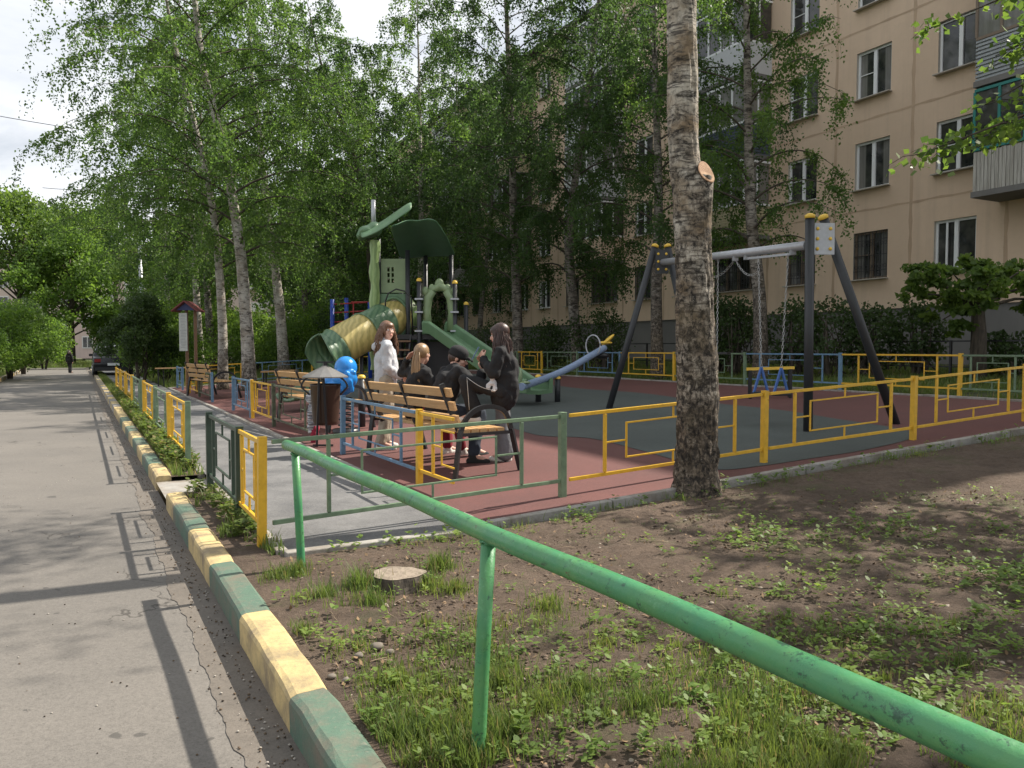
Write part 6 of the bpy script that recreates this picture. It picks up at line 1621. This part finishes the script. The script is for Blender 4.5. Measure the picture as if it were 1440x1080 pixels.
# 4 : girl standing with phone, one foot up on the bench seat
p = Vector((-.10, 8.3, 0)); p.z = gz(p.x, p.y)+.022
J4 = dict(head=(0, .03, 1.43), neck=(0, -.01, 1.30), chest=(0, -.02, 1.10), pelvis=(0, -.03, .84), hem=(0, -.02, .74), shl=(-.155, 0, 1.23), shr=(.155, 0, 1.23), ell=(-.19, .08, 1.0), elr=(.20, .06, .99), wrl=(-.05, .21, 1.17), wrr=(.08, .24, 1.12),
          hipl=(-.09, 0, .80), hipr=(.09, 0, .80), knl=(-.10, .40, .93), knr=(.11, .02, .44), anl=(-.10, .30, .55), anr=(.12, -.02, .085), tol=(-.10, .45, .50), tor=(.14, .13, .035), flare=(.085, 0, 0))
t4, X4, H4 = person('standing dark haired girl in black holding a phone, one foot on the bench', p, math.radians(84), J4, .945, None, blackf, 1.12, blackf, whshoe, dkbr, .42, headtilt=math.radians(-12), hands={'l': dict(f=(.4, .35, .7), p=(.6, -.2, .3), c=.7), 'r': dict(f=(-.3, .35, .7), p=(-.6, -.2, .3), c=.7)})
# grey standing leg
jj = {k: X4(v) for k, v in J4.items()}
fuse([(jj['knr'], jj['knr'].lerp(jj['anr'], .95), .078, .098), (jj['hipr'].lerp(jj['knr'], .55), jj['knr'], .082, .078)], .011, 'grey_trouser_leg', fabric('grey_jeans', (.17, .175, .19)), t4, post=lambda o: wrinkle(o, .014, 12, .6))
mb = MB(); a_ = jj['hipl']+Vector((-.06, -.14, .02)); b_ = jj['knl']+Vector((.02, -.09, .03)); c_ = jj['knl'].lerp(jj['anl'], .8)+Vector((-.03, -.10, -.02)); 
mb.tube([a_.lerp(b_, k/8)-Vector((0, .01, .03*math.sin(PI*k/8))) for k in range(9)]+[b_.lerp(c_, k/8)-Vector((0, .01, 0)) for k in range(1, 9)], .0035, 5); mb.build('trouser_chain', M['chain'], t4)
ph = (jj['wrl']+jj['wrr'])/2+Vector((-.075, -.01, .075)); mb = MB(); mb.box(ph, (.012, .075, .15), M=Matrix.Rotation(.5, 3, 'Y')); single(mb, 'phone', plain('phone_case', (.10, .16, .28), .3), 'phone in a dark blue case held by the girl in black', 'phone', tuple(ph), bevel=.004)
# rag / glove held up by the capped person
q3 = bp(.60, .34, .88); single(MB(), 'x', M['black'], 'x', 'x') if False else None
rag = fuse([(q3+Vector((.0, 0, .10)), q3+Vector((.03, 0, -.06)), .026, .038), (q3+Vector((.03, 0, .08)), q3+Vector((-.02, 0, -.04)), .022, .032)], .009, 'white_bag', fabric('white_cloth', (.6, .6, .62)), None, post=lambda o: wrinkle(o, .02, 20))
rag.name = 'cloth_bag'; tag(rag, 'small white and grey cloth held between the capped person and the girl in black', 'cloth')
# far walker on the drive
p = W(ty(46, -.75), -1.35, -.13); p = at(98, 524, 46); p.z = -.13
J5 = dict(J1); J5.update(wrl=(-.22, .05, .82), wrr=(.22, .02, .82), ell=(-.22, 0, 1.05), elr=(.22, -.02, 1.05), knl=(-.09, .10, .46), anl=(-.09, .12, .085), tol=(-.09, .25, .035))
person('distant person in black clothes walking on the drive', p, 0.0, J5, .80, None, blackf, 1.2, blackf, dsh, dkbr, .12)

# ================================================================ LIGHT, SKY, CAMERA
SE, SA = math.radians(47.5), math.atan2(.444, .896)
sd_ = Vector((math.cos(SE)*math.cos(SA), math.cos(SE)*math.sin(SA), math.sin(SE)))
sun = bpy.data.lights.new('sun', 'SUN'); sun.energy = 5.0; sun.angle = math.radians(.55); sun.color = (1.0, .93, .82)
so = bpy.data.objects.new('sun', sun); COL.objects.link(so); so.rotation_euler = sd_.to_track_quat('Z', 'Y').to_euler()
wd = bpy.data.worlds.new('World'); sc.world = wd; wd.use_nodes = True; nt = wd.node_tree; bg = nt.nodes['Background']
sk = nt.nodes.new('ShaderNodeTexSky'); sk.sky_type = 'NISHITA'; sk.sun_disc = False; sk.sun_elevation = SE; sk.sun_rotation = PI/2-SA; sk.air_density = 1.0; sk.dust_density = 2.0; sk.altitude = 150
tc = N(nt, 'ShaderNodeTexCoord'); mp = N(nt, 'ShaderNodeMapping'); mp.inputs['Scale'].default_value = (1, 1, 3.2); nt.links.new(tc.outputs['Generated'], mp.inputs[0])
cl = noi(nt, mp.outputs[0], 1.9, 8, .58, .4); f_ = ramp(nt, cl, [(.33, .25), (.48, .97)])
cc = mix(nt, ramp(nt, noi(nt, mp.outputs[0], 3.5, 6, .6), [(.35, 0), (.7, 1)]), (11.6, 11.8, 12.2), (8.4, 8.9, 9.6))
nt.links.new(mix(nt, f_, sk.outputs[0], cc), bg.inputs[0]); bg.inputs[1].default_value = .058
cam = bpy.data.cameras.new('camera'); co = bpy.data.objects.new('camera', cam); COL.objects.link(co); sc.camera = co
co.location = (0, 0, CAMZ); co.rotation_euler = (PI/2-PITCH, 0, 0); cam.sensor_width = 36; cam.lens = 36*F/1440; cam.clip_start = .05; cam.clip_end = 1500
sc.view_settings.view_transform = 'Standard'; sc.view_settings.look = 'None'; sc.view_settings.exposure = 0.78; sc.view_settings.gamma = 1
sc.cycles.max_bounces = 6; sc.cycles.transparent_max_bounces = 4
